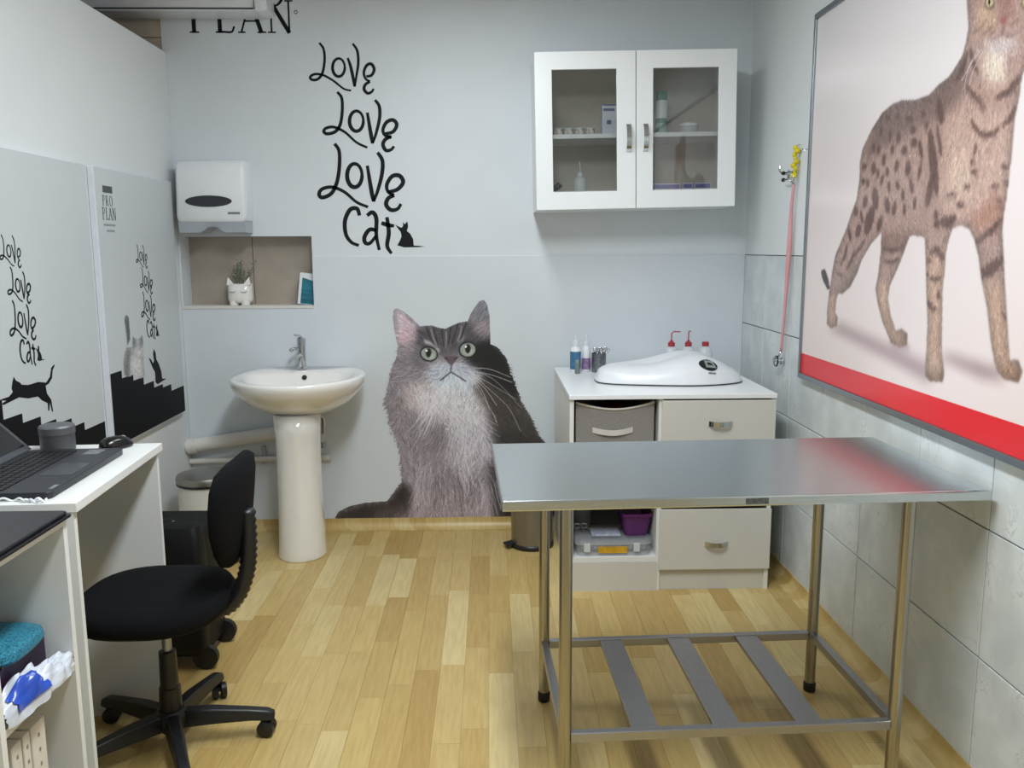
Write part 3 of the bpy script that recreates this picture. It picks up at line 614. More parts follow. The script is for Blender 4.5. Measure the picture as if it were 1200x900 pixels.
# ------------------------------------------------------------------ pedal bins
mat('bin_cream', '#cfccc4', .35, noise=.03); mat('brushed_bin', '#8f8c86', .34, .9, noise=.1, scale=20, stretch=(20, 20, 1))
def pedal_bin(label, cx, cy, r, h, bodym, ang):
    t = thing('pedal_bin', label, 'bin', (cx, cy, 0), group='round pedal bins')
    MB().lathe((cx, cy, 0), [(r*.98, .012), (r*.98, h)], 32).build('bin_body', bodym, t, smooth='auto')
    MB().lathe((cx, cy, 0), [(r, 0), (r*1.03, .004), (r*1.03, .02), (r*.985, .026)], 32).build('base_ring', 'black_plastic', t, smooth='auto')
    MB().lathe((cx, cy, 0), [(r*1.035, h), (r*1.04, h+.018), (r*1.0, h+.03), (r*.55, h+.04), (.01, h+.043)], 32).build('lid', 'brushed_bin', t, smooth='auto')
    MB().lathe((cx, cy, 0), [(r*1.03, h-.012), (r*1.03, h-.001)], 32).build('rim', 'black_plastic', t, smooth='auto')
    d_ = Vector((math.cos(ang), math.sin(ang), 0)); s_ = Vector((-d_.y, d_.x, 0)); c = Vector((cx, cy, .03))+d_*r*.95
    MB().hexa([c-s_*.022+Vector((0, 0, -.006)), c+d_*.045-s_*.03+Vector((0, 0, -.016)), c+d_*.045+s_*.03+Vector((0, 0, -.016)), c+s_*.022+Vector((0, 0, -.006))],
              [c-s_*.022+Vector((0, 0, .004)), c+d_*.045-s_*.03+Vector((0, 0, -.004)), c+d_*.045+s_*.03+Vector((0, 0, -.004)), c+s_*.022+Vector((0, 0, .004))]).build('pedal', 'black_plastic', t, bevel=.003)
    return t
b1 = onY((242, 560), 4.05)
tb = pedal_bin('cream pedal bin with steel lid standing under the drain pipe', b1.x, 4.05, .135, .41, 'bin_cream', R_(-60))
MB().lathe((b1.x, 4.05, 0), [(.1385, .02), (.1385, .05)], 32).build('chrome_band', 'chrome', tb, smooth='auto')
pedal_bin('brushed steel pedal bin behind the table leg', .205, 4.225, .108, .34, 'brushed_bin', R_(-160))

# ------------------------------------------------------------------ office chair
HC = Vector((-.985, 2.465, 0))
t = thing('office_chair', 'black fabric swivel chair on five castors by the desk', 'chair', tuple(HC))
def sqel(cx, cy, hx, hy, z, n=40, e=2.8, rot=0):
    out = []
    for i in range(n):
        a = 2*math.pi*i/n; c, s = math.cos(a), math.sin(a); k_ = (abs(c)**e+abs(s)**e)**(-1/e); x, y = hx*k_*c, hy*k_*s
        out.append((cx+x*math.cos(rot)-y*math.sin(rot), cy+x*math.sin(rot)+y*math.cos(rot), z))
    return out
scx, scy = -.975, 2.385
MB().rings([sqel(scx, scy, .14, .14, .462), sqel(scx, scy, .19, .195, .466), sqel(scx, scy, .208, .212, .482), sqel(scx, scy, .212, .216, .508), sqel(scx, scy, .20, .204, .530), sqel(scx, scy, .16, .16, .538), sqel(scx, scy, .05, .05, .540)]).build('seat', 'black_fabric', t, smooth=True)
# backrest: pad in the y-z plane, thickness along x
bx, by, bz = -.765, 2.42, .75
def brow(z, hw, th, bow):
    out = []
    n = 28
    for i in range(n):
        a = 2*math.pi*i/n; c, s = math.cos(a), math.sin(a); k_ = (abs(c)**3+abs(s)**3)**(-1/3); yy = hw*k_*c
        out.append((bx+th*k_*s+bow*(1-(yy/.22)**2)+(z-.75)*.10, by+yy, z))
    return out
MB().rings([brow(.60, .05, .012, .02), brow(.615, .085, .02, .02), brow(.66, .13, .026, .022), brow(.73, .17, .028, .025), brow(.80, .185, .028, .025), brow(.855, .182, .028, .025), brow(.893, .16, .024, .022), brow(.91, .11, .013, .02)]).build('backrest', 'black_fabric', t, smooth=True)
path = spline([(bx+.055, by, .76), (bx+.055, by, .66), (bx+.045, by, .57), (bx+.01, by, .49), (bx-.05, by, .452), (HC.x, HC.y-.02, .444)], 9)
MB().tube([tuple(p) for p in path], [.026 if (i % 2) else .021 for i in range(len(path))], 12).build('back_bracket', 'black_plastic', t, smooth=True)
B((HC.x-.1, HC.y-.12, .436), (HC.x+.08, HC.y+.05, .461)).build('seat_plate', 'black_plastic', t, bevel=.006)
MB().lathe(tuple(HC), [(.014, .20), (.014, .437)], 18).build('gas_lift', 'alu', t, smooth='auto', label='bare metal gas lift tube')
MB().lathe(tuple(HC), [(.034, .05), (.036, .06), (.031, .19), (.027, .192), (.025, .305), (.021, .307)], 20).build('column_cover', 'black_plastic', t, smooth='auto')
MB().lathe(tuple(HC), [(.044, .062), (.05, .07), (.05, .105), (.038, .12)], 20).build('hub', 'black_plastic', t, smooth='auto')
for k in range(5):
    a = R_(8+72*k); d_ = Vector((math.cos(a), math.sin(a), 0)); s_ = Vector((-d_.y, d_.x, 0)); sec = []
    for r_, zc, hw, hh in ((.03, .088, .028, .025), (.12, .088, .025, .023), (.23, .08, .021, .017), (.285, .073, .021, .015), (.305, .068, .017, .010)):
        c = HC+d_*r_+Vector((0, 0, zc)); sec.append([c-s_*hw-Vector((0, 0, hh)), c+s_*hw-Vector((0, 0, hh)), c+s_*hw*.7+Vector((0, 0, hh)), c-s_*hw*.7+Vector((0, 0, hh))])
    lg = MB().rings(sec).build('leg', 'black_plastic', t, bevel=.004, smooth='auto')
    c = HC+d_*.292; ca = MB(); th = a+random.uniform(.6, 2.2); ax = Vector((math.cos(th), math.sin(th), 0)); off = Vector((-ax.y, ax.x, 0))*.014
    for s in (-1, 1):
        cc = c+off+ax*(s*.014)+Vector((0, 0, .0265)); rg = []
        for dd, rr_ in ((-.010, .022), (-.007, .026), (.007, .026), (.010, .022)):
            p = cc+ax*dd; u_ = Vector((-ax.y, ax.x, 0)); rg.append([p+u_*(rr_*math.cos(q))+Vector((0, 0, rr_*math.sin(q))) for q in np.linspace(0, 2*math.pi, 20, endpoint=False)])
        ca.rings(rg)
    cc = c+off*.4+Vector((0, 0, .03)); ca.tube([cc-ax*.02, cc+ax*.02], .012, 10).tube([c+Vector((0, 0, .03)), c+Vector((0, 0, .062))], .006, 8)
    ca.build('castor', 'black_plastic', lg, smooth='auto')

# ------------------------------------------------------------------ black wheeled bag
t = thing('wheeled_bag', 'black wheeled bag standing between desk and cream bin', 'bag', (-1.13, 3.05, 0))
mat('bag_nylon', '#08090a', .6, noise=.25, scale=90, bump=.1, spec=.25)
a0, a1 = rbox(-1.31, -1.035, 2.93, 3.2, .055, .51, .04)
c0, _ = rbox(-1.30, -1.045, 2.94, 3.19, .52, 0, .035)
MB().rings([a0, a1, c0]).build('bag_body', 'bag_nylon', t, smooth='auto')
rr = []
for z, e in ((.08, .0), (.12, .02), (.3, .028), (.44, .026), (.51, .018), (.545, .0), (.552, -.02)):
    q, _ = rbox(-1.16-.0, -1.03+e*.6, 2.93-.035-e, 2.96, z, 0, .022); rr.append(q)
MB().rings(rr).build('front_pocket', 'bag_nylon', t, smooth='auto')
MB().tube(spline([(-1.26, 3.0, .523), (-1.25, 3.0, .537), (-1.20, 3.0, .541), (-1.15, 3.0, .537), (-1.14, 3.0, .523)], 5), .011, 8).build('carry_handle', 'black_gloss', t, smooth=True)
for y in (2.95, 3.17):
    w_ = MB().lathe((-1.04, y, .045), [(.02, -.016), (.045, -.012), (.045, .012), (.02, .016)], 20, axis='y').build('wheel', 'black_plastic', t, smooth='auto')
for y in (2.95, 3.17): B((-1.30, y-.015, 0), (-1.26, y+.015, .058)).build('rest_foot', 'black_rubber', t)

# ------------------------------------------------------------------ desk
DA = R_(3.4)
t = thing('desk', 'white laminate desk along the left wall', 'desk', (-1.041, 2.68, 0), DA, local=True)
B((-.525, -.655, .876), (0, 0, .90)).build('desk_top', 'white_laminate', t, bevel=.0015)
B((-.525, -.032, 0), (-.010, -.014, .8755)).build('end_panel', 'white_laminate', t)
B((-.525, -.652, 0), (-.010, -.634, .8755)).build('end_panel', 'white_laminate', t)
B((-.525, -.634, .45), (-.51, -.032, .8755)).build('back_panel', 'white_laminate', t)
DM = Matrix.Translation((-1.041, 2.68, 0)) @ Matrix.Rotation(DA, 4, 'Z')
def dk(x, y, z=.9008): p = DM @ Vector((x, y, z)); return (p.x, p.y, p.z)
# laptop, front edge towards the room
mat('laptop_grey', '#2b2d33', .38, .3, noise=.08); mat('key_black', '#17181b', .45); mat('touchpad', '#33363d', .25, .3); mat('lid_grey', '#55585e', .35, .4); mat('screen_dark', '#0a0b0d', .15)
t = thing('laptop', 'dark grey open laptop on the desk edge', 'laptop', dk(-.07, -.385), DA+R_(-1), local=True)
bs = rb(-.27, 0, -.235, .245, 0, .018, .018).build('base', 'laptop_grey', t, bevel=.002, smooth='auto')
ks = MB()
for i in range(6):
    for j in range(18):
        x = -.255+i*.0225; y = -.21+j*.0238; ks.box((x, y, .0182), (x+.018, y+.0195, .0202))
kk = ks.build('keyboard', 'key_black', t, kind='stuff')
B((-.105, -.07, .0181), (-.02, .06, .0186)).build('touchpad', 'touchpad', t)
B((-.09, .165, .0181), (-.045, .225, .0185)).build('sticker', mat('sticker_print', '#6a6d72', .4, noise=.6, scale=120), t)
B((-.02, -.205, .0181), (-.008, -.165, .0185)).build('printed_badge', 'chrome', t)
MB().tube([(-.268, -.2, .02), (-.268, .21, .02)], .008, 10).build('hinge', 'lid_grey', t, smooth='auto')
B0 = MB().hexa([(-.268, -.235, .02), (-.268, .245, .02), (-.273, .245, .014), (-.273, -.235, .014)], [(-.268-.19, -.235, .205), (-.268-.19, .245, .205), (-.273-.19, .245, .199), (-.273-.19, -.235, .199)])
ld = B0.build('lid', 'lid_grey', t)
MB().hexa([(-.2795, -.22, .0325), (-.2795, .23, .0325), (-.28, .23, .0315), (-.28, -.22, .0315)], [(-.4495, -.22, .198), (-.4495, .23, .198), (-.45, .23, .197), (-.45, -.22, .197)]).build('screen', 'screen_dark', ld)
# mouse
mp_ = dk(-.12, -.055)
t = thing('computer_mouse', 'black computer mouse near the far desk corner', 'mouse', mp_, DA+R_(55), local=True)
MB().rings([sqel(0, 0, .052, .031, 0, 28, 2.4), sqel(0, 0, .054, .033, .008, 28, 2.4), sqel(-.004, 0, .046, .028, .024, 28, 2.2), sqel(-.008, 0, .03, .018, .034, 28, 2), sqel(-.01, 0, .01, .006, .037, 28, 2)]).build('shell', 'black_gloss', t, smooth=True)
MB().lathe((.026, 0, .026), [(.008, -.003), (.008, .003)], 14, axis='y').build('wheel', 'plastic_grey', t, smooth='auto')
# grey tin / speaker
tp = dk(-.285, -.072)
t = thing('round_tin', 'dark grey round lidded tin behind the laptop', 'tin', tp)
MB().lathe(tp, [(.046, 0), (.049, .003), (.049, .053)], 32).build('tin_body', mat('tin_grey', '#5a5b5e', .45, .5, noise=.1), t, smooth='auto')
MB().lathe(tp, [(.051, .0533), (.051, .074), (.047, .079), (.03, .080)], 32).build('lid', mat('tin_lid', '#6b6c70', .4, .5, noise=.08), t, smooth='auto')
cb = [dk(-.13, -.645), dk(-.10, -.632), dk(-.075, -.64), dk(-.09, -.65), dk(-.12, -.638), dk(-.16, -.625), dk(-.21, -.63)]
single(MB().tube([(p[0], p[1], p[2]+.004+.004*math.sin(i*.9)) for i, p in enumerate(spline(cb, 8))], .0028, 8), 'charger_cable', 'plastic_white', 'white cable curled on the desk in front of the laptop', 'cable', cb[0], smooth=True)

# ------------------------------------------------------------------ bookcase beside the desk
t = thing('bookcase', 'white open bookcase cut by the left picture edge', 'bookcase', (-1.3, 1.81, 0))
bX0, bX1, bY0, bY1, bH = -1.59, -1.0, 1.635, 1.968, .885
for y in (bY0, bY1-.018): B((bX0, y, 0), (bX1, y+.018, bH-.018)).build('side_panel', 'white_laminate', t)
B((bX0, bY0, bH-.018), (bX1, bY1, bH)).build('top_panel', 'white_laminate', t)
for z in (.526, .06): B((bX0+.01, bY0+.018, z-.018), (bX1-.004, bY1-.018, z)).build('shelf', 'white_laminate', t)
B((bX0, bY0+.018, 0), (bX0+.008, bY1-.018, bH-.018)).build('back_panel', 'white_laminate', t)
t = thing('leather_folder', 'large black leather folder lying on the bookcase', 'folder', (-1.25, 1.80, bH+.0005))
mat('black_leather', '#17171d', .3, noise=.35, scale=60, bump=.15)
rb(-1.5, -.985, 1.61, 1.972, bH+.0006, bH+.008, .012).build('cover', 'black_leather', t, bevel=.002)
rb(-1.49, -.992, 1.615, 1.966, bH+.0082, bH+.016, .012).build('flap', 'black_leather', t, bevel=.003)
mat('purple_card', '#2a1230', .5, noise=.2); mat('blue_glitter', '#2f7f98', .3, .2, noise=.75, scale=260, bump=.6)
zs_ = .5262
single(rb(-1.5, -1.06, 1.66, 1.945, zs_, zs_+.085, .01), 'document_folder', 'purple_card', 'dark purple folder stack on the bookcase shelf', 'folder', (-1.3, 1.76, zs_), bevel=.004)
t = thing('glitter_pouch', 'turquoise glitter pouch on top of the purple folder', 'pouch', (-1.17, 1.84, zs_+.0855))
rr = [sqel(-1.19, 1.84, .15, .10, zs_+.086, 32, 4), sqel(-1.19, 1.84, .156, .106, zs_+.095, 32, 4), sqel(-1.19, 1.84, .153, .104, zs_+.11, 32, 4), sqel(-1.19, 1.84, .13, .085, zs_+.118, 32, 4)]
MB().rings(rr).build('pouch_body', 'blue_glitter', t, smooth='auto')
MB().tube([(-1.30, 1.732, zs_+.10), (-1.04, 1.732, zs_+.10)], .004, 6).build('zip', 'black_plastic', t)
# crumpled white plastic bag with blue print
t = thing('plastic_bag', 'crumpled white plastic bag with blue print on the shelf edge', 'bag', (-1.04, 1.83, zs_))
mat('bag_film', '#ccd2dc', .25, noise=.12, scale=30); mat('bag_blue', '#2a50b8', .25, noise=.2, scale=20)
nx, ny = 26, 18; V = []; F = []; r2 = random.Random(3)
for j in range(ny+1):
    for i in range(nx+1):
        u, v = i/nx, j/ny; a = math.pi*v
        y = 1.66+.285*u; pr = math.sin(math.pi*min(1, max(0, u*.94+.03)))**.4
        cr = .010*math.sin(19*u+7*v)+.008*math.sin(31*u-13*v+1)+.006*math.sin(47*v+9*u)
        x = -1.014+.036*math.cos(a)*pr+cr*.35; z = zs_+.002+(.07+.02*math.sin(5*u+1)+cr*.8)*math.sin(a)**.7*pr
        V.append((min(max(x, -1.056), -.975), y, max(z, zs_+.001)))
for j in range(ny):
    for i in range(nx): a = j*(nx+1)+i; F.append((a, a+1, a+nx+2, a+nx+1))
MB().add(V, F).build('bag_film', 'bag_film', t, smooth=True)
V2 = []; 
def bagp(u, v): 
    i = u*nx; j = v*ny; i0, j0 = int(i), int(j); return Vector(V[j0*(nx+1)+i0])
us = range(2, 13); vs = range(1, 9)
pv = [[Vector(V[j*(nx+1)+i])+Vector((.003, 0, .003)) for i in us] for j in vs]
mb = MB(); n_ = len(us)
mb.add([p for r_ in pv for p in r_], [(j*n_+i, j*n_+i+1, (j+1)*n_+i+1, (j+1)*n_+i) for j in range(len(vs)-1) for i in range(n_-1) if i < n_-1-j*.6])
mb.build('blue_print', 'bag_blue', t, smooth=True)
mat('binder_cream', '#d6d1c6', .55, noise=.06); mat('binder_ink', '#8f877b', .6)
for i, (ya, yb_) in enumerate(((1.70, 1.738), (1.745, 1.772), (1.778, 1.835))):
    t = thing('ring_binder', ['cream binder leftmost under the bookcase shelf', 'thin cream binder between two wider ones', 'wide cream binder with printed spine nearest the bookcase side'][i], 'binder', (-1.16, (ya+yb_)/2, .061), group='binders in the bookcase')
    B((-1.32, ya, .0605), (-1.02, yb_, .46)).build('cover', 'binder_cream', t, bevel=.003)
    for q in range(6 if i == 2 else 3):
        z = .43-.035*q; ym = (ya+yb_)/2
        B((-1.0198, ym-.004, z-.005), (-1.0192, ym+.003, z+.004)).build('printed_mark', 'binder_ink', t)

# ------------------------------------------------------------------ air conditioner at the top of the back wall
t = thing('air_conditioner', 'white wall air conditioner cut off by the upper picture edge', 'air conditioner', (-1.5, DW-.08, 2.636))
za, xr_ = 2.638, -1.062
prof = [(DW-.001, za), (DW-.155, za-.002), (DW-.17, za+.012), (DW-.178, za+.06), (DW-.165, CEIL-.02), (DW-.001, CEIL-.02)]
def acr(x, ins): return [(x, y+(DW-.08-y)*ins if y < DW-.01 else y, z+(za+.1-z)*ins*.5) for y, z in prof]
MB().rings([acr(-2.0, .15), acr(-1.985, 0), acr(xr_-.055, 0)]).build('body', 'plastic_white', t, smooth='auto')
MB().rings([acr(xr_-.053, 0), acr(xr_-.02, .03), acr(xr_, .25)]).build('end_cap', 'plastic_white', t, smooth='auto')
B((-1.98, DW-.1705, za+.004), (xr_-.06, DW-.150, za+.0095)).build('outlet_slot', mat('slot_dark', '#3b4146', .5), t)
B((xr_-.0545, DW-.181, za+.004), (xr_-.0525, DW-.06, CEIL-.03)).build('seam', 'slot_dark', t)

# ------------------------------------------------------------------ stethoscope and hooks on the right wall
def rw(px, out=.0): p = onX(px, XR-out); return p
mat('pink_rubber', '#d39a9e', .4); mat('yellow_rubber', '#d6c51c', .5, noise=.1)
hk = rw((926, 213)); 
t = thing('wall_hook', 'chrome hook above the stethoscope', 'hook', (XR-.01, 3.90, 1.82))
MB().tube(spline([(XR-.001, 3.90, 1.83), (XR-.03, 3.90, 1.83), (XR-.045, 3.90, 1.845), (XR-.04, 3.90, 1.865)], 6), .005, 8).build('hook_arm', 'chrome', t, smooth=True)
MB().lathe((XR, 3.90, 1.83), [(.016, -.004), (.016, -.0005)], 16, axis='x').build('back_plate', 'chrome', t)
t = thing('stethoscope', 'pink stethoscope hanging from a wall hook beside the cat poster', 'stethoscope', (XR-.03, 3.90, .98))
sp_ = []
for q in ((930, 216), (927, 250), (925, 290), (922, 330), (919, 370), (915, 412)): p = rw(q, .022); sp_.append(tuple(p))
MB().tube(spline(sp_, 6), [.0065+.005*math.exp(-((i-13)/6)**2) for i in range(len(spline(sp_, 6)))], 10).build('tubing', 'pink_rubber', t, smooth=True)
p1 = rw((930, 216), .022); p2 = rw((924, 210), .03); p3 = rw((919, 211), .035)
MB().tube([tuple(p1), (XR-.045, p1.y+.012, p1.z+.03), tuple(p2), tuple(p3)], .004, 8).build('ear_tube', 'chrome', t, smooth=True)
MB().tube([tuple(p1), (XR-.03, p1.y-.014, p1.z+.03), (XR-.028, p1.y+.01, p1.z+.055), tuple(rw((919, 203), .028))], .004, 8).build('ear_tube', 'chrome', t, smooth=True)
for q in ((918, 211), (918, 203)): p = rw(q, .032); MB().lathe(tuple(p), [(.005, -.009), (.0085, -.004), (.0085, .004), (.005, .009)], 12, axis='y').build('ear_tip', 'black_rubber', t, smooth='auto')
c = rw((913, 423), .024)
MB().lathe((XR-.035, c.y, c.z), [(.02, -.012), (.024, -.008), (.024, 0), (.012, .006), (.012, .014), (.017, .018), (.017, .026)], 24, axis='x').build('chest_piece', 'chrome', t, smooth='auto')
MB().lathe((XR-.035, c.y, c.z), [(.0255, -.006), (.0255, -.001)], 24, axis='x').build('rim_ring', 'black_rubber', t, smooth='auto')
MB().tube([sp_[-1], (XR-.03, c.y, c.z+.015)], .005, 8).build('stem', 'chrome', t, smooth=True)
ya_, yb_ = rw((933, 173), .02), rw((931, 206), .02)
t = thing('yellow_cord', 'yellow knotted cord hanging above the stethoscope', 'cord', tuple(yb_))
mb = MB()
for i in range(9):
    s = i/8; c = ya_.lerp(yb_, s)+Vector((.004*math.sin(i*2.1), .008*math.cos(i*2.6), 0)); rr_ = .011+.003*math.sin(i*1.7)
    mb.lathe(tuple(c), [(rr_*.3, -.011), (rr_*.9, -.007), (rr_, 0), (rr_*.9, .007), (rr_*.3, .011)], 10)
mb.build('knot_string', 'yellow_rubber', t, smooth=True)
MB().tube([tuple(ya_+Vector((0, 0, .0))), (XR-.012, ya_.y, ya_.z+.012), (XR-.002, ya_.y, ya_.z+.012)], .002, 6).build('pin', 'chrome', t)
MB().tube([tuple(yb_), tuple(yb_+Vector((0, .005, -.03)))], .002, 6).build('tail_string', 'strap_cream', t)
e_ = rw((950, 175))
t = thing('screw_hook', 'small bare screw hook beside the cat poster frame', 'hook', (XR-.01, e_.y, e_.z))
MB().tube(spline([(XR-.001, e_.y, e_.z), (XR-.018, e_.y, e_.z), (XR-.032, e_.y+.008, e_.z-.01), (XR-.03, e_.y+.02, e_.z-.004), (XR-.024, e_.y+.022, e_.z+.006)], 6), .0022, 7).build('hook_wire', 'chrome', t, smooth=True)
#PART3
# ------------------------------------------------------------------ flat prints: lettering, silhouettes, pictures
def ribbon(mb, pts, w, P3, nrm, th=.0008, closed=False):   # flat painted stroke; P3 maps (u,v) -> 3d
    p = [np.array(q, float) for q in pts]; n = len(p); W_ = w if hasattr(w, '__len__') else [w]*n; L, Rr = [], []
    for i in range(n):
        a = p[i-1] if (i > 0 or closed) else p[i]; b = p[(i+1) % n] if (i < n-1 or closed) else p[i]
        d = b-a; d = d/(np.linalg.norm(d)+1e-9); nn = np.array((-d[1], d[0]))*W_[i]/2; L.append(p[i]+nn); Rr.append(p[i]-nn)
    nv = Vector(nrm)*th; v = []; f = []
    for a, b in zip(L, Rr): A, B_ = Vector(P3(*a)), Vector(P3(*b)); v += [A, B_, A+nv, B_+nv]
    m = n if closed else n-1
    for i in range(m):
        j = (i+1) % n; f += [(4*i+2, 4*i+3, 4*j+3, 4*j+2), (4*i, 4*i+2, 4*j+2, 4*j), (4*i+1, 4*j+1, 4*j+3, 4*i+3)]
    if not closed: f += [(0, 1, 3, 2), (4*(n-1), 4*(n-1)+2, 4*(n-1)+3, 4*(n-1)+1)]
    mb.add(v, f)
def ell(cx, cy, rx, ry, n=22, ph=0): return [(cx+rx*math.cos(ph+2*math.pi*i/n), cy+ry*math.sin(ph+2*math.pi*i/n)) for i in range(n)]
# hand-lettered words; coordinates on a 579 x 900 sheet
WORDS = [
 ('letter_l', [[(110, 65), (126, 88), (130, 130), (122, 178), (104, 202), (82, 204), (76, 193), (94, 183), (125, 187), (163, 208), (202, 238), (230, 245)]]), ('letter_o', [ell(183, 158, 23, 34)+['c']]),
 ('letter_v', [[(236, 68), (253, 95), (257, 140), (250, 190), (244, 230)], [(244, 230), (236, 190), (227, 150), (217, 122)]]), ('letter_e', [[(287, 192), (307, 187), (317, 165), (306, 145), (289, 150), (278, 175), (284, 200), (301, 211)], [(301, 211), (284, 222), (279, 240), (292, 255), (307, 250), (315, 238)]]),
 ('letter_l', [[(178, 250), (195, 275), (196, 330), (188, 375), (170, 400), (140, 408), (127, 399), (137, 386), (167, 383), (207, 402), (250, 440), (291, 460)]]), ('letter_o', [ell(250, 360, 26, 38)+['c']]),
 ('letter_v', [[(320, 280), (336, 305), (337, 350), (323, 410), (311, 444)], [(311, 444), (303, 400), (291, 328)]]), ('letter_e', [[(358, 408), (388, 400), (402, 374), (388, 356), (364, 364), (350, 392), (358, 414), (382, 419)], [(382, 419), (360, 428), (350, 448), (361, 470), (380, 468), (392, 455)]]),
 ('letter_l', [[(168, 445), (185, 475), (185, 540), (175, 595), (155, 633), (122, 648), (109, 636), (121, 616), (160, 609), (206, 628), (250, 665), (294, 684)]]), ('letter_o', [ell(243, 565, 28, 44)+['c']]),
 ('letter_v', [[(330, 478), (348, 510), (346, 560), (331, 620), (315, 663)], [(315, 663), (306, 620), (291, 528)]]), ('letter_e', [[(370, 628), (405, 617), (426, 590), (412, 566), (385, 568), (365, 598), (369, 626), (392, 640)], [(392, 640), (370, 651), (362, 675), (380, 695), (405, 691), (418, 672)]]),
 ('letter_c', [[(262, 716), (252, 690), (226, 694), (207, 735), (210, 785), (230, 816), (259, 829)]]), ('letter_a', [[(290, 716), (310, 704), (325, 727), (325, 790), (336, 846)], [(325, 772), (300, 769), (281, 795), (283, 818), (301, 820), (325, 792)]]),
 ('letter_t', [[(365, 722), (372, 780), (366, 830), (382, 859)], [(344, 744), (370, 752), (392, 755)]])]
SITCAT = [(425, 740), (432, 749), (442, 738), (445, 758), (440, 774), (453, 785), (464, 805), (466, 829), (486, 830), (508, 833), (480, 835), (430, 836), (404, 828), (413, 812), (420, 795), (417, 778), (409, 768), (396, 750), (410, 758), (420, 762), (426, 755)]
def lettering(parent, P3, nrm, sc, th=.0008):            # P3: sheet coords -> 3d
    for nm, strokes in WORDS:
        mb = MB()
        for s in strokes:
            cl = s[-1] == 'c'; pts = s[:-1] if cl else s; q = spline(pts, 6, cl); n = len(q)
            big = .75+.45*min(1, max(0, (pts[0][1]-60)/500)); w = [(13.5*big*(.72+.28*math.sin(math.pi*min(1, .12+i/n)))) for i in range(n)]
            ribbon(mb, q, w, P3, nrm, th, cl)
        mb.build(nm, 'decal_black', parent)
    MB().prism([P3(*p) for p in SITCAT], Vector(nrm)*th).build('sitting_cat_mark', 'decal_black', parent)
def wallp(X, Y): p = onY((340+X/3.2167, 30+Y/3.2167), DW); return (p.x, DW-.0004, p.z)
t = thing('wall_lettering', 'black hand lettering Love Love Love cat on the back wall', 'lettering', (-.6, DW-.001, 1.5))
lettering(t, wallp, (0, -1, 0), 1)
SER = {'P': ([((.18, 0), (.18, 1))], .13, [(.18, .96), (.45, .95), (.60, .75), (.45, .52), (.18, .5)], [(.04, .34, .02), (.04, .3, .98)]),
       'R': ([((.18, 0), (.18, 1))], .13, [(.18, .96), (.45, .95), (.60, .75), (.45, .52), (.18, .5)], [(.04, .32, .02), (.04, .3, .98), (.6, .85, .02)]),
       'L': ([((.18, 0), (.18, 1))], .13, [(.1, .03), (.3, .03), (.55, .03), (.64, .2)], [(.04, .34, .98), (.04, .3, .02)]),
       'A': ([((.42, 1), (.75, 0))], .13, [(.10, 0), (.26, .5), (.42, 1)], [(0, .24, .02), (.62, .9, .02), (.2, .6, .36)]),
       'N': ([((.12, 1), (.72, 0))], .13, [(.14, 0), (.14, .5), (.14, 1)], [(.02, .28, .02), (0, .2, .98), (.6, .86, .98)])}
def serif(parent, ch, u0, v0, s, P, nrm, m, wx=1.0):
    mb = MB(); P3 = lambda u, v: P(u0+u*s*wx, v0+v*s)
    if ch == 'O': ribbon(mb, ell(.42, .5, .38, .5, 30), [.05+.07*abs(math.cos(2*math.pi*i/30)) for i in range(30)], P3, nrm, closed=True)
    else:
        st, w, th_, se = SER[ch]
        for a, b in st: ribbon(mb, [a, b], w, P3, nrm)
        ribbon(mb, spline(th_, 5) if ch in 'PRL' else th_, .06, P3, nrm)
        for a, b, v in se: ribbon(mb, [(a, v), (b, v)], .045, P3, nrm)
        if ch == 'R': ribbon(mb, [(.36, .5), (.72, .02)], .12, P3, nrm)
        if ch == 'N': ribbon(mb, [(.72, 0), (.72, 1)], .06, P3, nrm)
    return mb.build('letter_'+ch.lower(), m, parent)
t = thing('brand_lettering', 'dark serif lettering PRO PLAN half hidden by the air conditioner', 'lettering', (-1.2, DW-.001, 2.57))
bp = lambda u, v: (u, DW-.0004, v)
for ch, u in (('P', -1.49), ('L', -1.362), ('A', -1.245), ('N', -1.10)): serif(t, ch, u, 2.573, .155, bp, (0, -1, 0), 'decal_black', 1.0 if ch != 'N' else .98)
for ch, u in (('P', -1.40), ('R', -1.27), ('O', -1.12)): serif(t, ch, u, 2.70, .13, bp, (0, -1, 0), 'decal_black')
mb = MB(); ribbon(mb, ell(-.955, 2.672, .008, .008, 14), .003, bp, (0, -1, 0), closed=True); mb.build('registered_mark', 'decal_black', t)

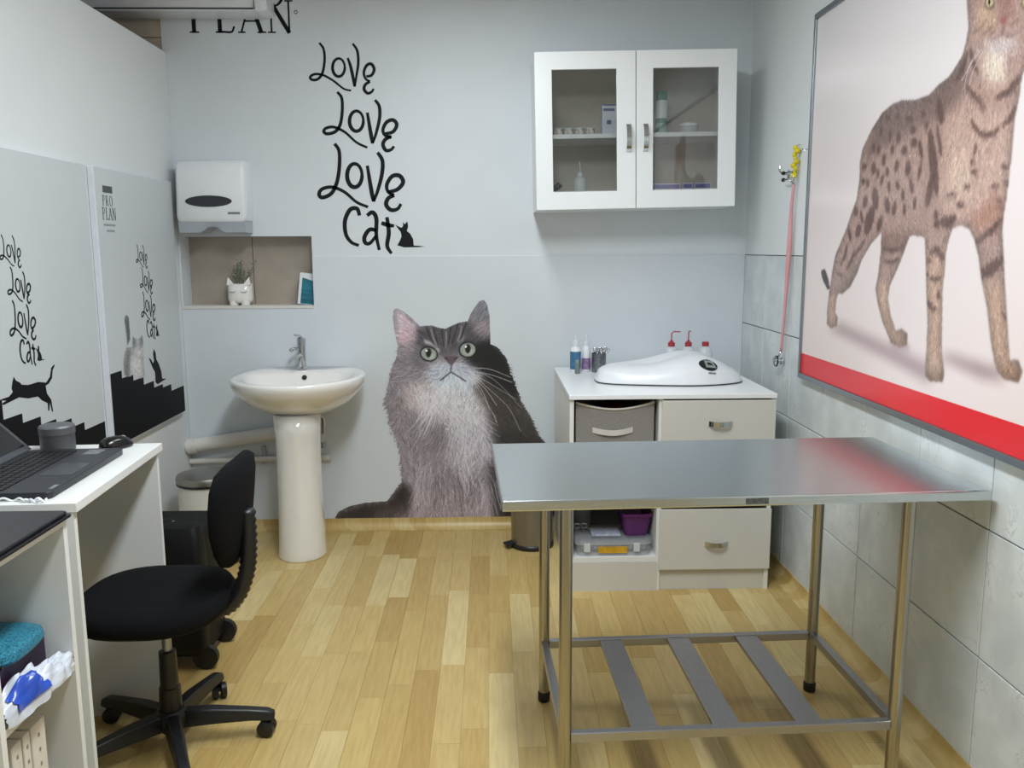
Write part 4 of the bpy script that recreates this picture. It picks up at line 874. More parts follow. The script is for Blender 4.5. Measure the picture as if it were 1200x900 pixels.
class Canvas:                                            # metric colour field for a printed picture
    def __init__(s, u0, u1, v0, v1, step, bg):
        s.u0, s.v0, s.st = u0, v0, step; s.W = int((u1-u0)/step)+1; s.H = int((v1-v0)/step)+1
        s.a = np.tile(np.array(bg, float), (s.H, s.W, 1)); s.m = np.zeros((s.H, s.W), bool)
    def poly(s, pts):
        P = np.array(pts, float); x = (P[:, 0]-s.u0)/s.st; y = (P[:, 1]-s.v0)/s.st; out = np.zeros((s.H, s.W), bool)
        i0, i1 = max(0, int(x.min())-1), min(s.W, int(x.max())+2); j0, j1 = max(0, int(y.min())-1), min(s.H, int(y.max())+2)
        if i1 <= i0 or j1 <= j0: return out
        gx, gy = np.meshgrid(np.arange(i0, i1), np.arange(j0, j1)); ins = np.zeros(gx.shape, bool); n = len(x)
        for k in range(n):
            xa, ya, xb, yb2 = x[k], y[k], x[(k+1) % n], y[(k+1) % n]
            if ya == yb2: continue
            c = (ya > gy) != (yb2 > gy); ins ^= c & (gx < (xb-xa)*(gy-ya)/(yb2-ya)+xa)
        out[j0:j1, i0:i1] = ins; return out
    def blur(s, f, r):
        k = max(1, int(r/s.st)); f = f.astype(float)
        for _ in range(2):
            for ax in (0, 1):
                pad = [(0, 0)]*f.ndim; pad[ax] = (k+1, k); c = np.cumsum(np.pad(f, pad, mode='edge'), axis=ax)
                n = f.shape[ax]; f = (np.take(c, np.arange(2*k+1, 2*k+1+n), axis=ax)-np.take(c, np.arange(0, n), axis=ax))/(2*k+1)
        return f
    def fill(s, pts, col, soft=0, al=1., clip=True):
        k = s.poly(pts).astype(float)
        if soft: k = s.blur(k, soft)
        k = k*al
        if clip and s.m.any(): k = k*s.m
        s.a += (np.array(col, float)-s.a)*k[..., None]
    def dots(s, u, v, col, al=1., grow=False, r=0):
        i = np.round((u-s.u0)/s.st).astype(int); j = np.round((v-s.v0)/s.st).astype(int)
        for di in range(-r, r+1):
            for dj in range(-r, r+1):
                a, b = i+di, j+dj; ok = (a >= 0) & (a < s.W) & (b >= 0) & (b < s.H)
                if not grow: ok &= s.m[np.clip(b, 0, s.H-1), np.clip(a, 0, s.W-1)]
                else: s.m[b[ok], a[ok]] = True
                s.a[b[ok], a[ok]] += (col[ok]-s.a[b[ok], a[ok]])*al
    def line(s, pts, col, r=0, al=1., grow=False):
        q = np.array(spline(pts, 40)); s.dots(q[:, 0], q[:, 1], np.tile(np.array(col, float), (len(q), 1)), al, grow, r)
    def fur(s, n, direc, ln, jit=.25, amp=.16, al=.75, grow=False, mask=None, steps=14):
        mk = s.m if mask is None else mask; jj, ii = np.nonzero(mk); k = rng.integers(0, len(ii), n); u = s.u0+ii[k]*s.st; v = s.v0+jj[k]*s.st
        base = s.blur(s.a, .006)[jj[k], ii[k]]; th = direc(u, v)+rng.normal(0, jit, n); L = ln*(.5+rng.random(n))
        g = 1+rng.normal(0, amp, n); col = np.clip(base*g[:, None], 0, 1); bend = rng.normal(0, .5, n)
        for t_ in np.linspace(0, 1, steps):
            a_ = th+bend*t_*.5; s.dots(u+np.cos(a_)*L*t_, v+np.sin(a_)*L*t_, col, al*(1-.5*t_), grow)
    def mesh(s, name, P3, parent, material, mask=None):
        mk = s.m if mask is None else mask; cell = mk[:-1, :-1] & mk[1:, :-1] & mk[:-1, 1:] & mk[1:, 1:]
        use = np.zeros_like(mk); use[:-1, :-1] |= cell; use[1:, :-1] |= cell; use[:-1, 1:] |= cell; use[1:, 1:] |= cell
        idx = -np.ones(mk.shape, int); jj, ii = np.nonzero(use); idx[jj, ii] = np.arange(len(ii))
        U = s.u0+ii*s.st; V = s.v0+jj*s.st; co = P3(U, V).astype(np.float32)
        cj, ci = np.nonzero(cell); F = np.stack([idx[cj, ci], idx[cj, ci+1], idx[cj+1, ci+1], idx[cj+1, ci]], 1).astype(np.int32)
        me = bpy.data.meshes.new(name); me.vertices.add(len(co)); me.vertices.foreach_set('co', co.ravel())
        me.loops.add(F.size); me.loops.foreach_set('vertex_index', F.ravel()); me.polygons.add(len(F)); me.polygons.foreach_set('loop_start', np.arange(0, F.size, 4, dtype=np.int32))
        me.update(calc_edges=True)
        c = np.clip(s.a[jj, ii], 0, 1); c = np.where(c <= .04045, c/12.92, ((c+.055)/1.055)**2.4)
        at = me.color_attributes.new('print', 'FLOAT_COLOR', 'POINT'); at.data.foreach_set('color', np.concatenate([c, np.ones((len(c), 1))], 1).astype(np.float32).ravel())
        me.materials.append(material); o = bpy.data.objects.new(name, me); COL.objects.link(o)
        if parent: o.parent = parent
        return o
def printmat(name, rough):
    m = bpy.data.materials.new(name); m.use_nodes = True; nt = m.node_tree; b = nt.nodes['Principled BSDF']
    a = nt.nodes.new('ShaderNodeVertexColor'); a.layer_name = 'print'; nt.links.new(a.outputs[0], b.inputs['Base Color']); b.inputs['Roughness'].default_value = rough; return m
PM = printmat('printed_vinyl', .45); PG = printmat('printed_poster', .22)
C8 = lambda *c: tuple(min(1, v*CG/255) for v in c)
CG = 1.13
def bw(px): p = onY(px, DW-.009); return (p.x, p.z)
def ellp(cx, cy, rx, ry, rot=0, n=20, mp=None):
    c, s = math.cos(R_(rot)), math.sin(R_(rot)); return [mp((cx+rx*math.cos(a)*c-ry*math.sin(a)*s, cy+rx*math.cos(a)*s+ry*math.sin(a)*c)) for a in np.linspace(0, 2*math.pi, n, endpoint=False)]
PX = .0045
# ---- big grey cat on the back wall
CV = Canvas(-.90, .37, .04, 1.26, .0024, C8(128, 122, 126))
OUT = [(390, 615), (393, 607), (396, 600), (409, 593), (427, 589), (454, 587), (464, 574), (471, 564), (470, 551), (468, 524), (462, 510), (457, 498), (455, 485), (450, 472), (455, 455), (457, 443), (459, 432), (466, 415), (467, 407), (465, 402), (462, 388), (460, 373), (461, 363), (465, 361), (472, 364), (482, 372), (492, 382), (506, 381), (515, 384), (522, 385), (528, 382), (537, 378), (548, 376), (551, 368), (555, 361), (561, 353), (567, 351), (571, 356), (574, 370), (575, 403), (582, 406), (588, 413), (593, 420), (598, 437), (602, 446), (606, 458), (611, 472), (621, 488), (630, 508), (638, 518), (646, 545), (652, 575), (655, 615)]
B_ = lambda L: [bw(p) for p in L]
CV.m = CV.poly(B_(OUT))
def reg(L, col, soft=5, al=1.): CV.fill(B_(L), C8(*col), soft*PX, al)
reg([(470, 480), (575, 480), (590, 610), (465, 610)], (138, 130, 138), 6)
reg([(575, 400), (601, 440), (640, 518), (660, 610), (578, 610), (590, 540), (577, 500), (565, 470), (552, 440)], (62, 57, 55), 5)
reg([(578, 500), (640, 516), (660, 610), (582, 610)], (44, 42, 44), 5, .8)
reg([(455, 425), (495, 408), (512, 432), (500, 452), (470, 470), (448, 480), (452, 450)], (126, 119, 126), 5)
reg([(492, 384), (548, 377), (576, 388), (575, 405), (555, 402), (535, 418), (520, 416), (497, 412), (485, 400)], (74, 71, 76), 4)
reg([(543, 416), (556, 402), (576, 397), (592, 414), (605, 448), (608, 466), (585, 455), (562, 440), (548, 430)], (20, 20, 24), 4)
reg([(463, 364), (472, 367), (489, 384), (486, 400), (469, 405), (464, 385)], (188, 170, 180), 2.5)
reg([(462, 363), (466, 364), (467, 396), (463, 388)], (128, 128, 138), 1.5, .8)
reg([(474, 384), (488, 390), (484, 402), (470, 404)], (196, 160, 168), 3, .7)
reg([(552, 370), (563, 354), (570, 354), (573, 375), (560, 380)], (112, 113, 122), 2.5)
reg([(551, 378), (574, 376), (574, 398), (558, 394)], (134, 124, 128), 3)
reg([(500, 432), (520, 424), (536, 424), (558, 432), (564, 444), (548, 458), (518, 458), (500, 448)], (176, 181, 193), 4)
reg([(514, 450), (529, 438), (548, 447), (556, 468), (540, 482), (512, 474)], (186, 198, 211), 4)
reg([(472, 448), (505, 446), (512, 470), (495, 484), (474, 474)], (186, 172, 174), 5, .85)
reg([(486, 456), (512, 452), (556, 456), (570, 478), (566, 500), (535, 508), (492, 492)], (198, 193, 199), 5, .85)
reg([(520, 495), (568, 490), (578, 530), (556, 560), (530, 545)], (180, 176, 186), 6, .75)
reg([(480, 480), (520, 488), (522, 530), (480, 540)], (124, 117, 124), 6, .7)
reg([(470, 575), (580, 575), (582, 609), (468, 609)], (162, 147, 154), 6, .6)
reg([(390, 609), (394, 599), (427, 587), (455, 585), (472, 562), (484, 575), (478, 596), (462, 609)], (46, 41, 42), 4)
reg([(440, 596), (475, 590), (480, 609), (440, 609)], (96, 84, 86), 5, .7)
reg([(572, 540), (583, 535), (584, 606), (576, 600)], (52, 50, 56), 3, .8)
nose = bw((528, 424))
def d1(u, v):
    a = np.arctan2(v-nose[1], u-nose[0]); body = -np.pi/2+.35*np.sin(u*23)+.2*np.sin(v*17+u*9)
    head = np.clip((v-(nose[1]-.16))/.12, 0, 1); 
    side = np.where(u > bw((570, 480))[0], -1.0, np.where(u < bw((470, 480))[0], -2.1, body)); 
    return np.where(head > .5, a, side)
CV.fur(15000, d1, .042, .25, .20, .6)
CV.fur(7000, d1, .028, .28, .26, .7)
edge = CV.m & (CV.blur(CV.m, .012) < .8); yy = np.arange(CV.H)*CV.st+CV.v0
edge &= (yy < bw((0, 408))[1])[:, None]
CV.fur(1500, lambda u, v: np.where(u > -.2, -.75, -2.2)+0*v, .022, .3, .15, .9, True, edge)
for c1, c2, co in (((513, 470), (500, 492), 1), ((540, 500), (536, 545), 1), ((556, 505), (568, 540), 1), ((525, 500), (512, 530), 0), ((560, 560), (552, 590), 0), ((500, 545), (496, 590), 1), ((535, 560), (540, 595), 0), ((515, 560), (510, 600), 0), ((548, 480), (570, 505), 1), ((505, 480), (492, 510), 1), ((570, 565), (576, 600), 1), ((545, 545), (555, 575), 1)):
    for k in range(14):
        dx = rng.normal(0, 6); dy = rng.normal(0, 5); m_ = ((c1[0]+c2[0])/2+dx+rng.normal(0, 3), (c1[1]+c2[1])/2+dy)
        CV.line([bw((c1[0]+dx, c1[1]+dy)), bw(m_), bw((c2[0]+dx*1.4, c2[1]+dy))], C8(*((206, 202, 210) if co else (84, 76, 82))), 0, .6)
for P_ in ([(500, 384), (503, 393), (508, 404)], [(508, 384), (511, 395), (513, 404)], [(518, 386), (519, 396), (520, 406)], [(528, 384), (527, 394), (525, 404)], [(537, 380), (534, 390), (530, 402)], [(546, 379), (543, 388), (540, 398)]): CV.line([bw(p) for p in P_], C8(40, 39, 44), 1, .4)
for P_ in ([(505, 386), (508, 396), (512, 405)], [(523, 389), (523, 398), (522, 408)], [(541, 382), (539, 392), (536, 400)]): CV.line([bw(p) for p in P_], C8(138, 130, 136), 1, .4)
reg([(496, 397), (504, 400), (516, 410), (514, 414), (505, 406), (498, 403)], (186, 182, 188), 1.2, .8)
reg([(537, 402), (543, 394), (545, 390), (543, 402)], (150, 148, 150), 1.2, .7)
reg([(486, 410), (496, 406), (494, 420), (505, 430), (490, 432), (480, 424)], (92, 88, 94), 3, .6)
for (cx, cyy, rx, ry, rot, pu) in ((502.5, 414.8, 9.2, 7.2, 14, (502.2, 413.5)), (548.2, 409.8, 9.0, 8.0, -8, (548.3, 408.8))):
    CV.fill(ellp(cx, cyy, rx+1.6, ry+1.8, rot, mp=bw), C8(18, 18, 22), .003); CV.fill(ellp(cx, cyy, rx, ry, rot, mp=bw), C8(138, 148, 138), .0)
    CV.fill(ellp(cx+1, cyy+2, rx*.6, ry*.5, rot, mp=bw), C8(172, 182, 168), .004, .7); CV.fill(ellp(pu[0], pu[1], 3.1, 5.4, 5, mp=bw), C8(12, 12, 16), .001); CV.fill(ellp(pu[0]-2.5, pu[1]-2.5, 1.3, 1.3, 0, mp=bw), C8(225, 230, 235), 0)
    CV.fill(ellp(cx, cyy-ry-1.5, rx*1.0, 3.0, rot, mp=bw), C8(44, 42, 46), .004, .3)
reg([(521, 403), (530, 403), (532, 418), (519, 418)], (96, 88, 92), 3, .7)
reg([(519.5, 418), (528, 417), (537, 418), (534, 423), (529, 429), (524, 424)], (92, 76, 84), .8)
reg([(520, 419), (524, 419), (525, 423)], (50, 42, 48), .5); reg([(533, 419), (537, 419), (532, 423)], (50, 42, 48), .5)
for P_ in ([(529, 428), (528.5, 432), (528.5, 436)], [(528.5, 436), (522, 441), (516, 446)], [(528.5, 436), (537, 441), (546, 447)]): CV.line([bw(p) for p in P_], C8(86, 80, 90), 1, .55)
for P_ in ([(503, 434), (508, 435), (513, 433)], [(504, 439), (509, 440), (515, 437)], [(506, 444), (511, 445), (517, 442)], [(541, 430), (547, 431), (552, 431)], [(542, 435), (548, 437), (554, 437)]): CV.line([bw(p) for p in P_], C8(104, 104, 116), 0, .8)
for P_ in ([(556, 431), (575, 433), (598, 442)], [(556, 435), (578, 440), (600, 448)], [(553, 437), (575, 450), (605, 468)], [(553, 438), (572, 455), (596, 478), (610, 505)], [(552, 440), (568, 455), (582, 475)], [(551, 441), (565, 458), (574, 480)], [(550, 441), (560, 455), (578, 485), (582, 495)], [(554, 434), (580, 446), (611, 478)]): CV.line([bw(p) for p in P_], C8(205, 200, 198), 0, .85)
for P_ in ([(490, 437), (475, 439), (460, 443)], [(488, 441), (472, 446), (457, 448)], [(484, 450), (468, 462), (452, 476)], [(490, 455), (480, 470), (482, 500)]): CV.line([bw(p) for p in P_], C8(182, 176, 182), 0, .6)
CV.m &= (yy > .045)[:, None]
pt = CV.mesh('cat_mural', lambda u, v: np.stack([u, np.full_like(u, DW-.0092), v], 1), None, PM)
pt.data.update(); tag(pt, 'large printed long-haired grey cat on the back wall', 'mural'); 
del CV

# ---- framed poster of a spotted cat on the right wall
PY0, PY1, PZ0, PZ1 = 3.606, 1.35, .955, 2.43
t = thing('cat_poster', 'large framed poster of a spotted cat with a red bottom band', 'poster', (XR-.01, (PY0+PY1)/2, PZ0))
FR = .022
B((XR-.018, PY1+.002, PZ0+.002), (XR-.0005, PY0-.002, PZ1-.002)).build('backing_board', 'plastic_grey', t)
B((XR-.028, PY1, PZ0), (XR-.001, PY0, PZ0+FR)).build('frame', 'alu', t, bevel=.002); B((XR-.028, PY1, PZ1-FR), (XR-.001, PY0, PZ1)).build('frame', 'alu', t, bevel=.002)
B((XR-.028, PY0-FR*.8, PZ0+FR), (XR-.001, PY0, PZ1-FR)).build('frame', 'alu', t, bevel=.002); B((XR-.028, PY1, PZ0+FR), (XR-.001, PY1+FR*.8, PZ1-FR)).build('frame', 'alu', t, bevel=.002)
XP = XR-.0185
def pw(px): p = onX(px, XP); return (-p.y, p.z)
CP = Canvas(-PY0+.012, -PY1-.012, PZ0+.015, PZ1-.015, .0032, C8(204, 196, 196))
hh = np.linspace(0, 1, CP.H)[:, None, None]; uu = np.linspace(0, 1, CP.W)[None, :, None]
CP.a = np.array(C8(208, 193, 190))*(1-hh)+np.array(C8(197, 192, 193))*hh+uu*0.
P2 = lambda L: [pw(p) for p in L]
def pr(L, col, soft=0., al=1.): CP.fill(P2(L), C8(*col), soft, al, True)
# cast shadow printed in the picture
pr([(970, 384), (985, 379), (1085, 425), (1108, 432), (1085, 447), (1040, 420)], (146, 124, 126), .022, .9)
pr([(1100, 418), (1112, 415), (1170, 432), (1180, 446), (1150, 443)], (140, 116, 118), .018, .9)
pr([(1040, 400), (1066, 402), (1066, 412), (1048, 412)], (150, 128, 130), .012, .6)
BODY = [(1133, 0), (1134, 17), (1135, 33), (1132, 49), (1128, 65), (1117, 83), (1112, 90), (1100, 99), (1089, 111), (1074, 117), (1057, 117), (1047, 121), (1034, 132), (1022, 151), (1011, 174), (1008, 189), (1007, 212), (1004, 233), (998, 250), (992, 268), (979, 299), (975.7, 316), (972, 340), (969.5, 362), (969, 380), (974, 385), (981, 382), (982, 372), (979, 366), (980.5, 350), (983, 344), (987, 345), (997, 336), (1005, 320), (1010, 305), (1021, 286), (1033, 273),
        (1032, 296), (1029, 323), (1026, 338), (1029, 357), (1034, 377), (1041, 394), (1044, 402), (1055, 407), (1063, 405), (1064, 391), (1057, 385), (1050, 387), (1044, 369), (1041, 350), (1043, 335), (1055, 308), (1066, 278), (1070, 276), (1083, 278),
        (1084, 284), (1085, 313), (1085.6, 343), (1087, 377), (1085.6, 411), (1084, 440), (1090, 447), (1105, 448), (1107, 438), (1104, 411), (1104.4, 377), (1105, 343), (1107.6, 313), (1110, 289), (1116, 269), (1126, 264), (1136, 269), (1142, 282),
        (1146.7, 301), (1150, 328), (1156, 357), (1158, 372), (1161, 399), (1165, 423), (1169, 436), (1177, 445), (1194, 449), (1199, 436), (1194, 422), (1184, 421), (1182, 396), (1180, 362), (1178, 333), (1177, 306), (1175, 269), (1177, 250), (1180, 233), (1183, 208), (1186, 181), (1189, 143), (1195, 113), (1198, 90), (1206, 70), (1216, 45), (1220, 15), (1216, -25), (1222, -60), (1208, -62), (1195, -50), (1172, -52), (1160, -66), (1146, -50), (1138, -28)]
TAIL = [(963, 316), (967, 315), (971, 326), (973, 338), (970, 340), (965, 330), (962, 320)]
bm_ = CP.poly(P2(BODY)) | CP.poly(P2(TAIL))
bgsave = CP.a.copy(); CP.m = bm_
CP.a[bm_] = C8(164, 136, 127)
pr([(1030, 130), (1060, 112), (1095, 105), (1130, 60), (1140, 90), (1110, 130), (1070, 150), (1030, 175), (1012, 190)], (118, 96, 90), .02)
pr([(1110, 130), (1140, 120), (1190, 130), (1180, 240), (1120, 265), (1100, 220)], (184, 154, 142), .02)
pr([(1115, 180), (1135, 175), (1140, 215), (1112, 225)], (202, 174, 158), .015, .8)
pr([(1150, 240), (1165, 215), (1178, 240), (1172, 268), (1140, 262), (1130, 255)], (158, 116, 100), .015, .8)
pr([(1150, 60), (1175, 55), (1180, 90), (1160, 98)], (216, 194, 178), .012)
pr([(1150, 45), (1185, 40), (1195, 52), (1165, 62)], (198, 184, 182), .01)
pr([(1145, 0), (1168, 0), (1170, 30), (1145, 40)], (176, 146, 126), .012)
pr([(1168, -20), (1188, -20), (1188, 18), (1172, 24)], (148, 114, 106), .008)
pr([(1196, 95), (1170, 115), (1150, 112), (1135, 95), (1180, 100)], (172, 138, 122), .012, .7)
for L_ in ([(968, 345), (983, 345), (984, 386), (967, 386)], [(1024, 325), (1045, 330), (1066, 410), (1040, 405)], [(1084, 290), (1110, 290), (1108, 450), (1082, 450)], [(1148, 330), (1180, 330), (1200, 450), (1160, 440)]): pr(L_, (190, 158, 138), .012, .85)
pr([(1172, 424), (1198, 424), (1200, 450), (1172, 448)], (168, 132, 112), .01, .8)
pr([(1086, 430), (1106, 430), (1107, 449), (1086, 449)], (156, 124, 106), .008, .7)
pr([(1033, 268), (1066, 270), (1062, 290), (1032, 300)], (122, 98, 88), .012, .7)
pr([(983, 345), (1000, 330), (1010, 300), (1000, 300), (985, 325)], (140, 118, 106), .008, .8)
pr(TAIL, (78, 70, 68), .004)
SP = [(1041, 138, 3.2, 4), (1052, 137, 2.6, 4), (1066, 139, 5, 4), (1081, 133, 3, 4), (1033, 153, 2, 7), (1043, 158, 2.2, 6), (1053, 161, 2.4, 7), (1070, 152, 3.6, 4.5), (1086, 147, 2, 5), (1024, 173, 2, 5), (1030, 175, 2, 6), (1046, 175, 2.2, 6), (1060, 176, 3.6, 6), (1071, 167, 4, 6), (1079, 175, 2.4, 12), (1036, 187, 2.4, 8), (1024, 197, 2.8, 8), (1013, 195, 3, 4), (1029, 203, 2, 6), (1040, 201, 2, 6), (1051, 194, 2.4, 8), (1064, 197, 3.4, 10), (1078, 200, 1.8, 12), (1012, 212, 2.4, 4), (1017, 214, 2, 5), (1034, 210, 2, 8), (1042, 219, 2, 7), (1052, 217, 2.2, 6), (1068, 217, 2.4, 10), (1026, 232, 4, 14), (1014, 236, 3, 8), (1040, 240, 3.4, 10), (1058, 228, 2, 8), (1048, 244, 2.6, 9), (1019, 258, 5, 18), (1006, 270, 3, 9), (1031, 262, 3, 10), (996, 275, 2, 8), (1060, 245, 2, 8), (1072, 238, 2, 8), (1003, 247, 2.5, 6), (1010, 254, 2, 8), (1094, 190, 5, 40), (1102, 130, 4, 16), (1101, 165, 2, 20), (1090, 222, 4, 22), (1097, 252, 3, 6), (1142, 201, 5, 3), (1134, 218, 4, 3), (1126, 240, 5, 4), (1115, 228, 7, 2), (1178, 195, 5, 3), (1166, 218, 6, 2.5), (1172, 235, 4, 2.5), (1180, 215, 4, 4), (1110, 260, 8, 7), (1098, 262, 4, 5), (1117, 255, 4, 5), (1143, 175, 2, 8), (1140, 190, 3, 4)]
def band(L, col=(84, 62, 58), w=2.2, al=.8):
    q = spline(L, 6); n = len(q); A = []; B2 = []
    for i in range(n):
        d = q[min(i+1, n-1)]-q[max(i-1, 0)]; d /= np.linalg.norm(d)+1e-9; ww = w*(.35+.65*math.sin(math.pi*(i+.5)/n)); A.append(q[i]+ww*np.array((-d[1], d[0]))); B2.append(q[i]-ww*np.array((-d[1], d[0])))
    CP.fill([pw(p) for p in A+B2[::-1]], C8(*col), .005, al)
def d2(u, v): return -1.35+.25*np.sin(u*11)+.2*np.sin(v*13)
CP.fur(16000, d2, .026, .25, .10, .5)
sh = CP.blur(CP.m, .03); CP.a *= (.72+.28*np.clip((sh-.45)/.5, 0, 1))[..., None]      # darker fur towards the outline, as printed
for cx, cyy, rx, ry in SP: CP.fill(ellp(cx, cyy, rx, ry, rng.uniform(-8, 14), 14, pw), C8(92, 68, 64), .005, .9)
for L_, w_ in (([(1137, 108), (1147, 118), (1156, 128)], 2.5), ([(1138, 140), (1145, 152), (1156, 158), (1166, 155), (1171, 148)], 3.6), ([(1174, 147), (1183, 140), (1190, 125)], 3.4), ([(1166, 115), (1180, 108), (1197, 88)], 4.2), ([(1132, 100), (1140, 108), (1150, 116)], 2.5), ([(1120, 95), (1128, 80), (1134, 60)], 3), ([(1137, 55), (1140, 70), (1146, 85)], 3), ([(1160, 276), (1168, 262), (1176, 254)], 2.8), ([(1148, 320), (1160, 316), (1176, 300)], 7), ([(1142, 285), (1155, 275), (1170, 262)], 3.5),
               ([(1090, 297), (1098, 292), (1106, 305)], 4), ([(1086, 303), (1090, 306), (1091, 308)], 3), ([(1089, 325), (1096, 327), (1103, 324)], 3), ([(1087, 352), (1093, 360), (1098, 362)], 3.4), ([(1086, 318), (1087, 322), (1087, 325)], 2), ([(1036, 305), (1045, 307), (1054, 302)], 2.6), ([(1033, 290), (1045, 293), (1058, 290)], 2.2), ([(1100, 340), (1100, 347), (1103, 349)], 2), ([(985, 310), (990, 300), (993, 285)], 1.6), ([(992, 316), (998, 304), (1002, 292)], 1.8), ([(1001, 300), (1008, 290), (1014, 280)], 2), ([(980, 318), (984, 322), (988, 322)], 1.4), ([(1174, 365), (1178, 372), (1179, 376)], 1.6)): band(L_, w=w_)
CP.fur(9000, d2, .012, .3, .12, .45)
# face
CP.fill(ellp(1160, 4, 6.2, 6.6, 0, 20, pw), C8(70, 56, 50), .003, .9); CP.fill(ellp(1160, 3, 4.6, 5.4, 0, 20, pw), C8(206, 190, 150), .001); CP.fill(ellp(1159.5, 2, 1.5, 4.6, 0, 14, pw), C8(22, 18, 16), 0)
CP.fill(ellp(1202, 4, 5.2, 6.4, 0, 20, pw), C8(70, 56, 50), .003, .9); CP.fill(ellp(1202, 3, 3.8, 5.2, 0, 20, pw), C8(206, 190, 150), .001); CP.fill(ellp(1202, 2, 1.3, 4.4, 0, 14, pw), C8(22, 18, 16), 0)
pr([(1170, 22), (1182, 18), (1178, 28), (1176, 31)], (148, 92, 94), .003)
band([(1176, 31), (1176, 36), (1175, 40)], (90, 66, 64), .7); band([(1175, 40), (1168, 44), (1160, 45)], (90, 66, 64), .7); band([(1175, 40), (1182, 42), (1190, 40)], (90, 66, 64), .7)
for L_ in ([(1140, 40), (1146, 35), (1152, 30)], [(1150, 42), (1158, 36), (1166, 30)], [(1158, 44), (1164, 38), (1168, 36)], [(1185, 30), (1192, 24), (1196, 22)]): band(L_, (108, 84, 76), 1.0)
for L_ in ([(1150, 58), (1138, 75), (1127, 95)], [(1148, 56), (1136, 78), (1130, 104)], [(1152, 60), (1142, 80), (1136, 100)]): CP.line(P2(L_), C8(206, 190, 186), 0, .6)
CP.a[bm_] *= .92
CP.a = CP.a*CP.blur(bm_, .0032)[..., None]+bgsave*(1-CP.blur(bm_, .0032))[..., None]
# even red band along the bottom
vv = (CP.v0+np.arange(CP.H)*CP.st)[:, None]; red = np.broadcast_to(vv < 1.062, CP.a.shape[:2])
CP.a[red] = C8(198, 34, 42); CP.m[:] = True
pp = CP.mesh('printed_sheet', lambda u, v: np.stack([np.full_like(u, XP-.0006)-(XR-.01), -u-(PY0+PY1)/2, v-PZ0], 1), t, PG); 
del CP

# ---- two canvas prints on the left partition
def canvas_print(label, ya, yb, za, zb):
    t = thing('canvas_print', label, 'poster', (XL, (ya+yb)/2, za), group='canvas prints on the partition')
    B((XL+.0008, ya, za), (XL+.028, yb, zb)).build('stretcher', 'poster_edge', t, bevel=.004)
    B((XL+.028, ya+.003, za+.003), (XL+.0295, yb-.003, zb-.003)).build('printed_face', 'poster_face', t)
    return t
XF = XL+.0297
lp_ = lambda px: onX(px, XF)
def sil(parent, name, L, m='poster_black', f=lambda p: p, th=.0006):
    pts = [lp_(f(p)) for p in L]; MB().prism([(XF, p.y, p.z) for p in pts], (th, 0, 0)).build(name, m, parent)
ta = canvas_print('canvas print of a leaping black cat above stairs', 2.62, 3.485, .67, 1.836)
tb = canvas_print('canvas print of a grey cat and a black cat on stairs', 3.555, 4.40, .68, 1.838)
fa = lambda p: (p[0]/3.3333, 260+p[1]/3.3333); fb = lambda p: (100+p[0]/2.647, 200+p[1]/2.647)
sil(ta, 'leaping_cat', [(45, 650), (48, 628), (53, 605), (62, 620), (78, 628), (84, 636), (110, 637), (150, 625), (180, 628), (195, 605), (200, 570), (212, 556), (213, 562), (205, 580), (203, 610), (190, 632), (178, 640), (183, 670), (200, 695), (207, 740), (203, 742), (195, 705), (192, 738), (188, 738), (186, 708), (165, 698), (148, 682), (110, 690), (75, 685), (45, 700), (15, 715), (5, 712), (25, 698), (5, 698), (8, 692), (35, 683), (50, 665)], f=fa)
def stairs(parent, edges, tops, zb):
    pts = [(edges[0], zb)]
    for i, z in enumerate(tops): pts += [(edges[i], z), (edges[i+1], z)]
    pts += [(edges[-1], zb)]; MB().prism([(XF, y, z) for y, z in pts], (.0006, 0, 0)).build('stairs', 'poster_black', parent)
def zy(q): p = lp_(q); return p.y, p.z
sa = [zy(fa(q)) for q in ((10, 735), (86, 748), (158, 760), (219, 770), (279, 767), (329, 782), (368, 797))]
ed = [2.626, 2.74]+[s[0] for s in sa[:-1]]+[3.479]; zt = [sa[0][1]+.07, sa[0][1]+.035]+[s[1] for s in sa[1:]]; zt = zt[:len(ed)-1]
zt = list(np.linspace(sa[0][1]+.02, sa[-1][1], len(ed)-1)) if len(zt) != len(ed)-1 else zt
stairs(ta, ed, zt, .676)
sb = [zy(fb(q)) for q in ((112, 620), (148, 632), (180, 640), (212, 652), (240, 662), (266, 662), (285, 675))]
stairs(tb, [3.561]+[s[0] for s in sb[:-1]]+[4.394], [s[1] for s in sb], .686)
sil(tb, 'sitting_black_cat', [(212, 553), (218, 565), (220, 585), (228, 600), (236, 625), (238, 645), (252, 645), (240, 652), (225, 662), (218, 657), (216, 625), (208, 610), (200, 590), (197, 580), (203, 585), (210, 598), (213, 590), (210, 570)], f=fb)
def lettered(parent, y0, y1, z0, z1): lettering(parent, lambda X, Y: (XF, y0+(X-72)/433*(y1-y0), z1-(Y-62)/798*(z1-z0)), (1, 0, 0), .4, .0006)
lettered(ta, 2.832, 3.055, 1.108, 1.556); lettered(tb, 3.905, 4.128, 1.088, 1.53)
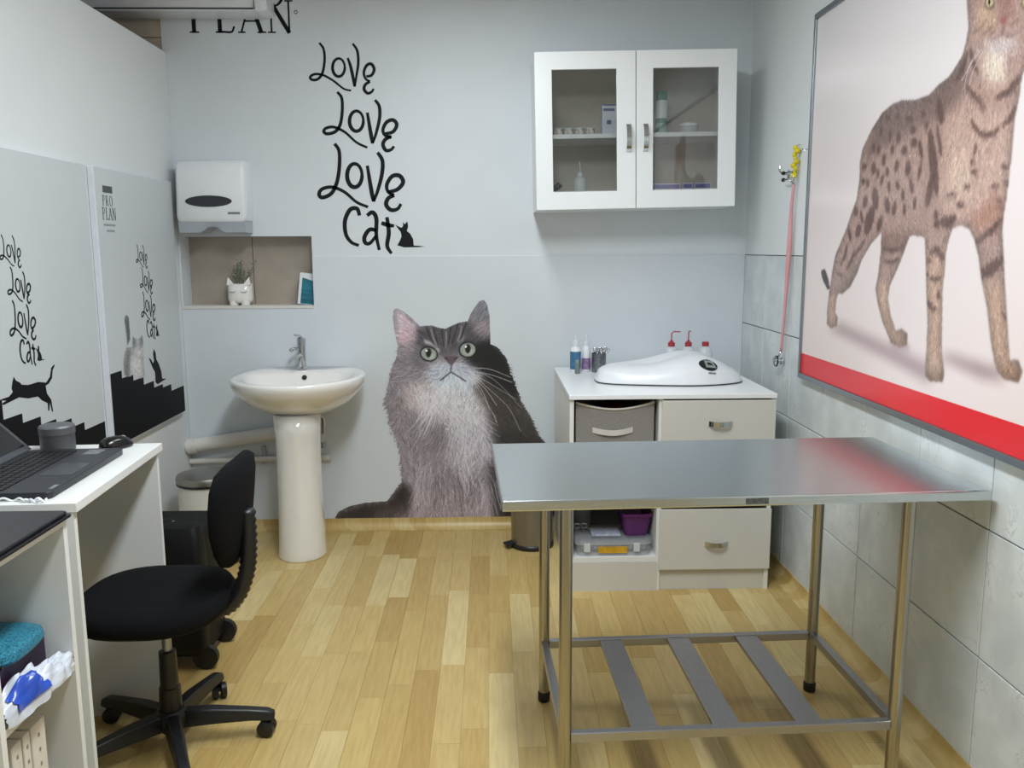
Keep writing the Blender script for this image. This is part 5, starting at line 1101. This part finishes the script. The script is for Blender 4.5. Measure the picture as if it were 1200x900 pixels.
# logo
sp3 = lambda u, v: (XF, u, v)
mb = MB(); ribbon(mb, [(3.622, 1.752), (3.712, 1.752)], .028, sp3, (1, 0, 0), .0006); mb.build('logo_bar', 'print_grey', tb)
for ch, u in (('P', 3.612), ('R', 3.642), ('O', 3.678)): serif(tb, ch, u, 1.685, .042, sp3, (1, 0, 0), 'print_grey', .8)
for ch, u in (('P', 3.602), ('L', 3.634), ('A', 3.662), ('N', 3.698)): serif(tb, ch, u, 1.628, .05, sp3, (1, 0, 0), 'print_grey', .8)
mat('print_light', '#8d9397', .5)
for k, (u0, u1, v) in enumerate(((3.61, 3.72, 1.607), (3.635, 3.70, 1.583))):
    mb = MB(); uu_ = u0
    while uu_ < u1: ribbon(mb, [(uu_, v), (uu_+.009, v)], .009, sp3, (1, 0, 0), .0006); uu_ += .0125
    mb.build('small_print', 'print_light', tb, kind='stuff')
# grey cat photograph on the stairs
GC = Canvas(3.55, 4.12, .88, 1.32, .0028, C8(150, 150, 152)); g2 = lambda p: (lambda q: (q.y, q.z))(lp_(fb(p)))
TL = [(120, 462), (123, 450), (129, 446), (135, 455), (138, 490), (139, 525), (130, 545), (126, 500)]
BD = [(146, 512), (155, 521), (167, 519), (177, 507), (179, 530), (181, 552), (181, 600), (186, 640), (172, 646), (162, 640), (150, 632), (136, 641), (121, 636), (117, 600), (120, 572), (128, 548), (146, 545)]
GC.m = GC.poly([g2(p) for p in TL]) | GC.poly([g2(p) for p in BD])
gf = lambda L, c, s, al=1.: GC.fill([g2(p) for p in L], C8(*c), s, al)
gf(TL, (74, 74, 78), .008); gf([(128, 540), (140, 545), (135, 640), (117, 640)], (112, 112, 114), .012); gf([(146, 510), (156, 522), (152, 545), (146, 545)], (92, 92, 96), .006); gf([(167, 519), (178, 507), (179, 530), (172, 532)], (98, 98, 102), .006)
gf([(150, 545), (176, 545), (176, 566), (152, 566)], (186, 186, 186), .01); gf([(140, 570), (172, 575), (175, 640), (140, 632)], (188, 188, 188), .014)
for yy_ in (560, 580, 600, 618): gf([(118, yy_), (138, yy_+4), (138, yy_+8), (118, yy_+6)], (80, 80, 84), .006, .7)
GC.fill(ellp(156, 541, 2, 2.6, 0, 10, g2), C8(40, 40, 40), .001); GC.fill(ellp(170, 540, 2, 2.6, 0, 10, g2), C8(40, 40, 40), .001); GC.fill(ellp(163, 551, 2, 1.6, 0, 10, g2), C8(80, 70, 72), .001)
GC.fur(2500, lambda u, v: -1.5+0*u, .014, .4, .15, .6)
GC.mesh('grey_cat', lambda u, v: np.stack([np.full_like(u, XF+.0008)-XL, u-(3.555+4.40)/2, v-.68], 1), tb, PM); del GC
# ------------------------------------------------------------------ white box on the floor by the right wall
t = thing('white_box', 'white box corner at the lower right picture edge', 'box', (1.28, 1.78, 0))
B((1.2, 1.62, .0005), (1.325, 1.885, .085)).build('box_body', 'plastic_white', t, bevel=.004)
B((1.196, 1.616, .0855), (1.329, 1.889, .098)).build('lid', 'plastic_white', t, bevel=.004)
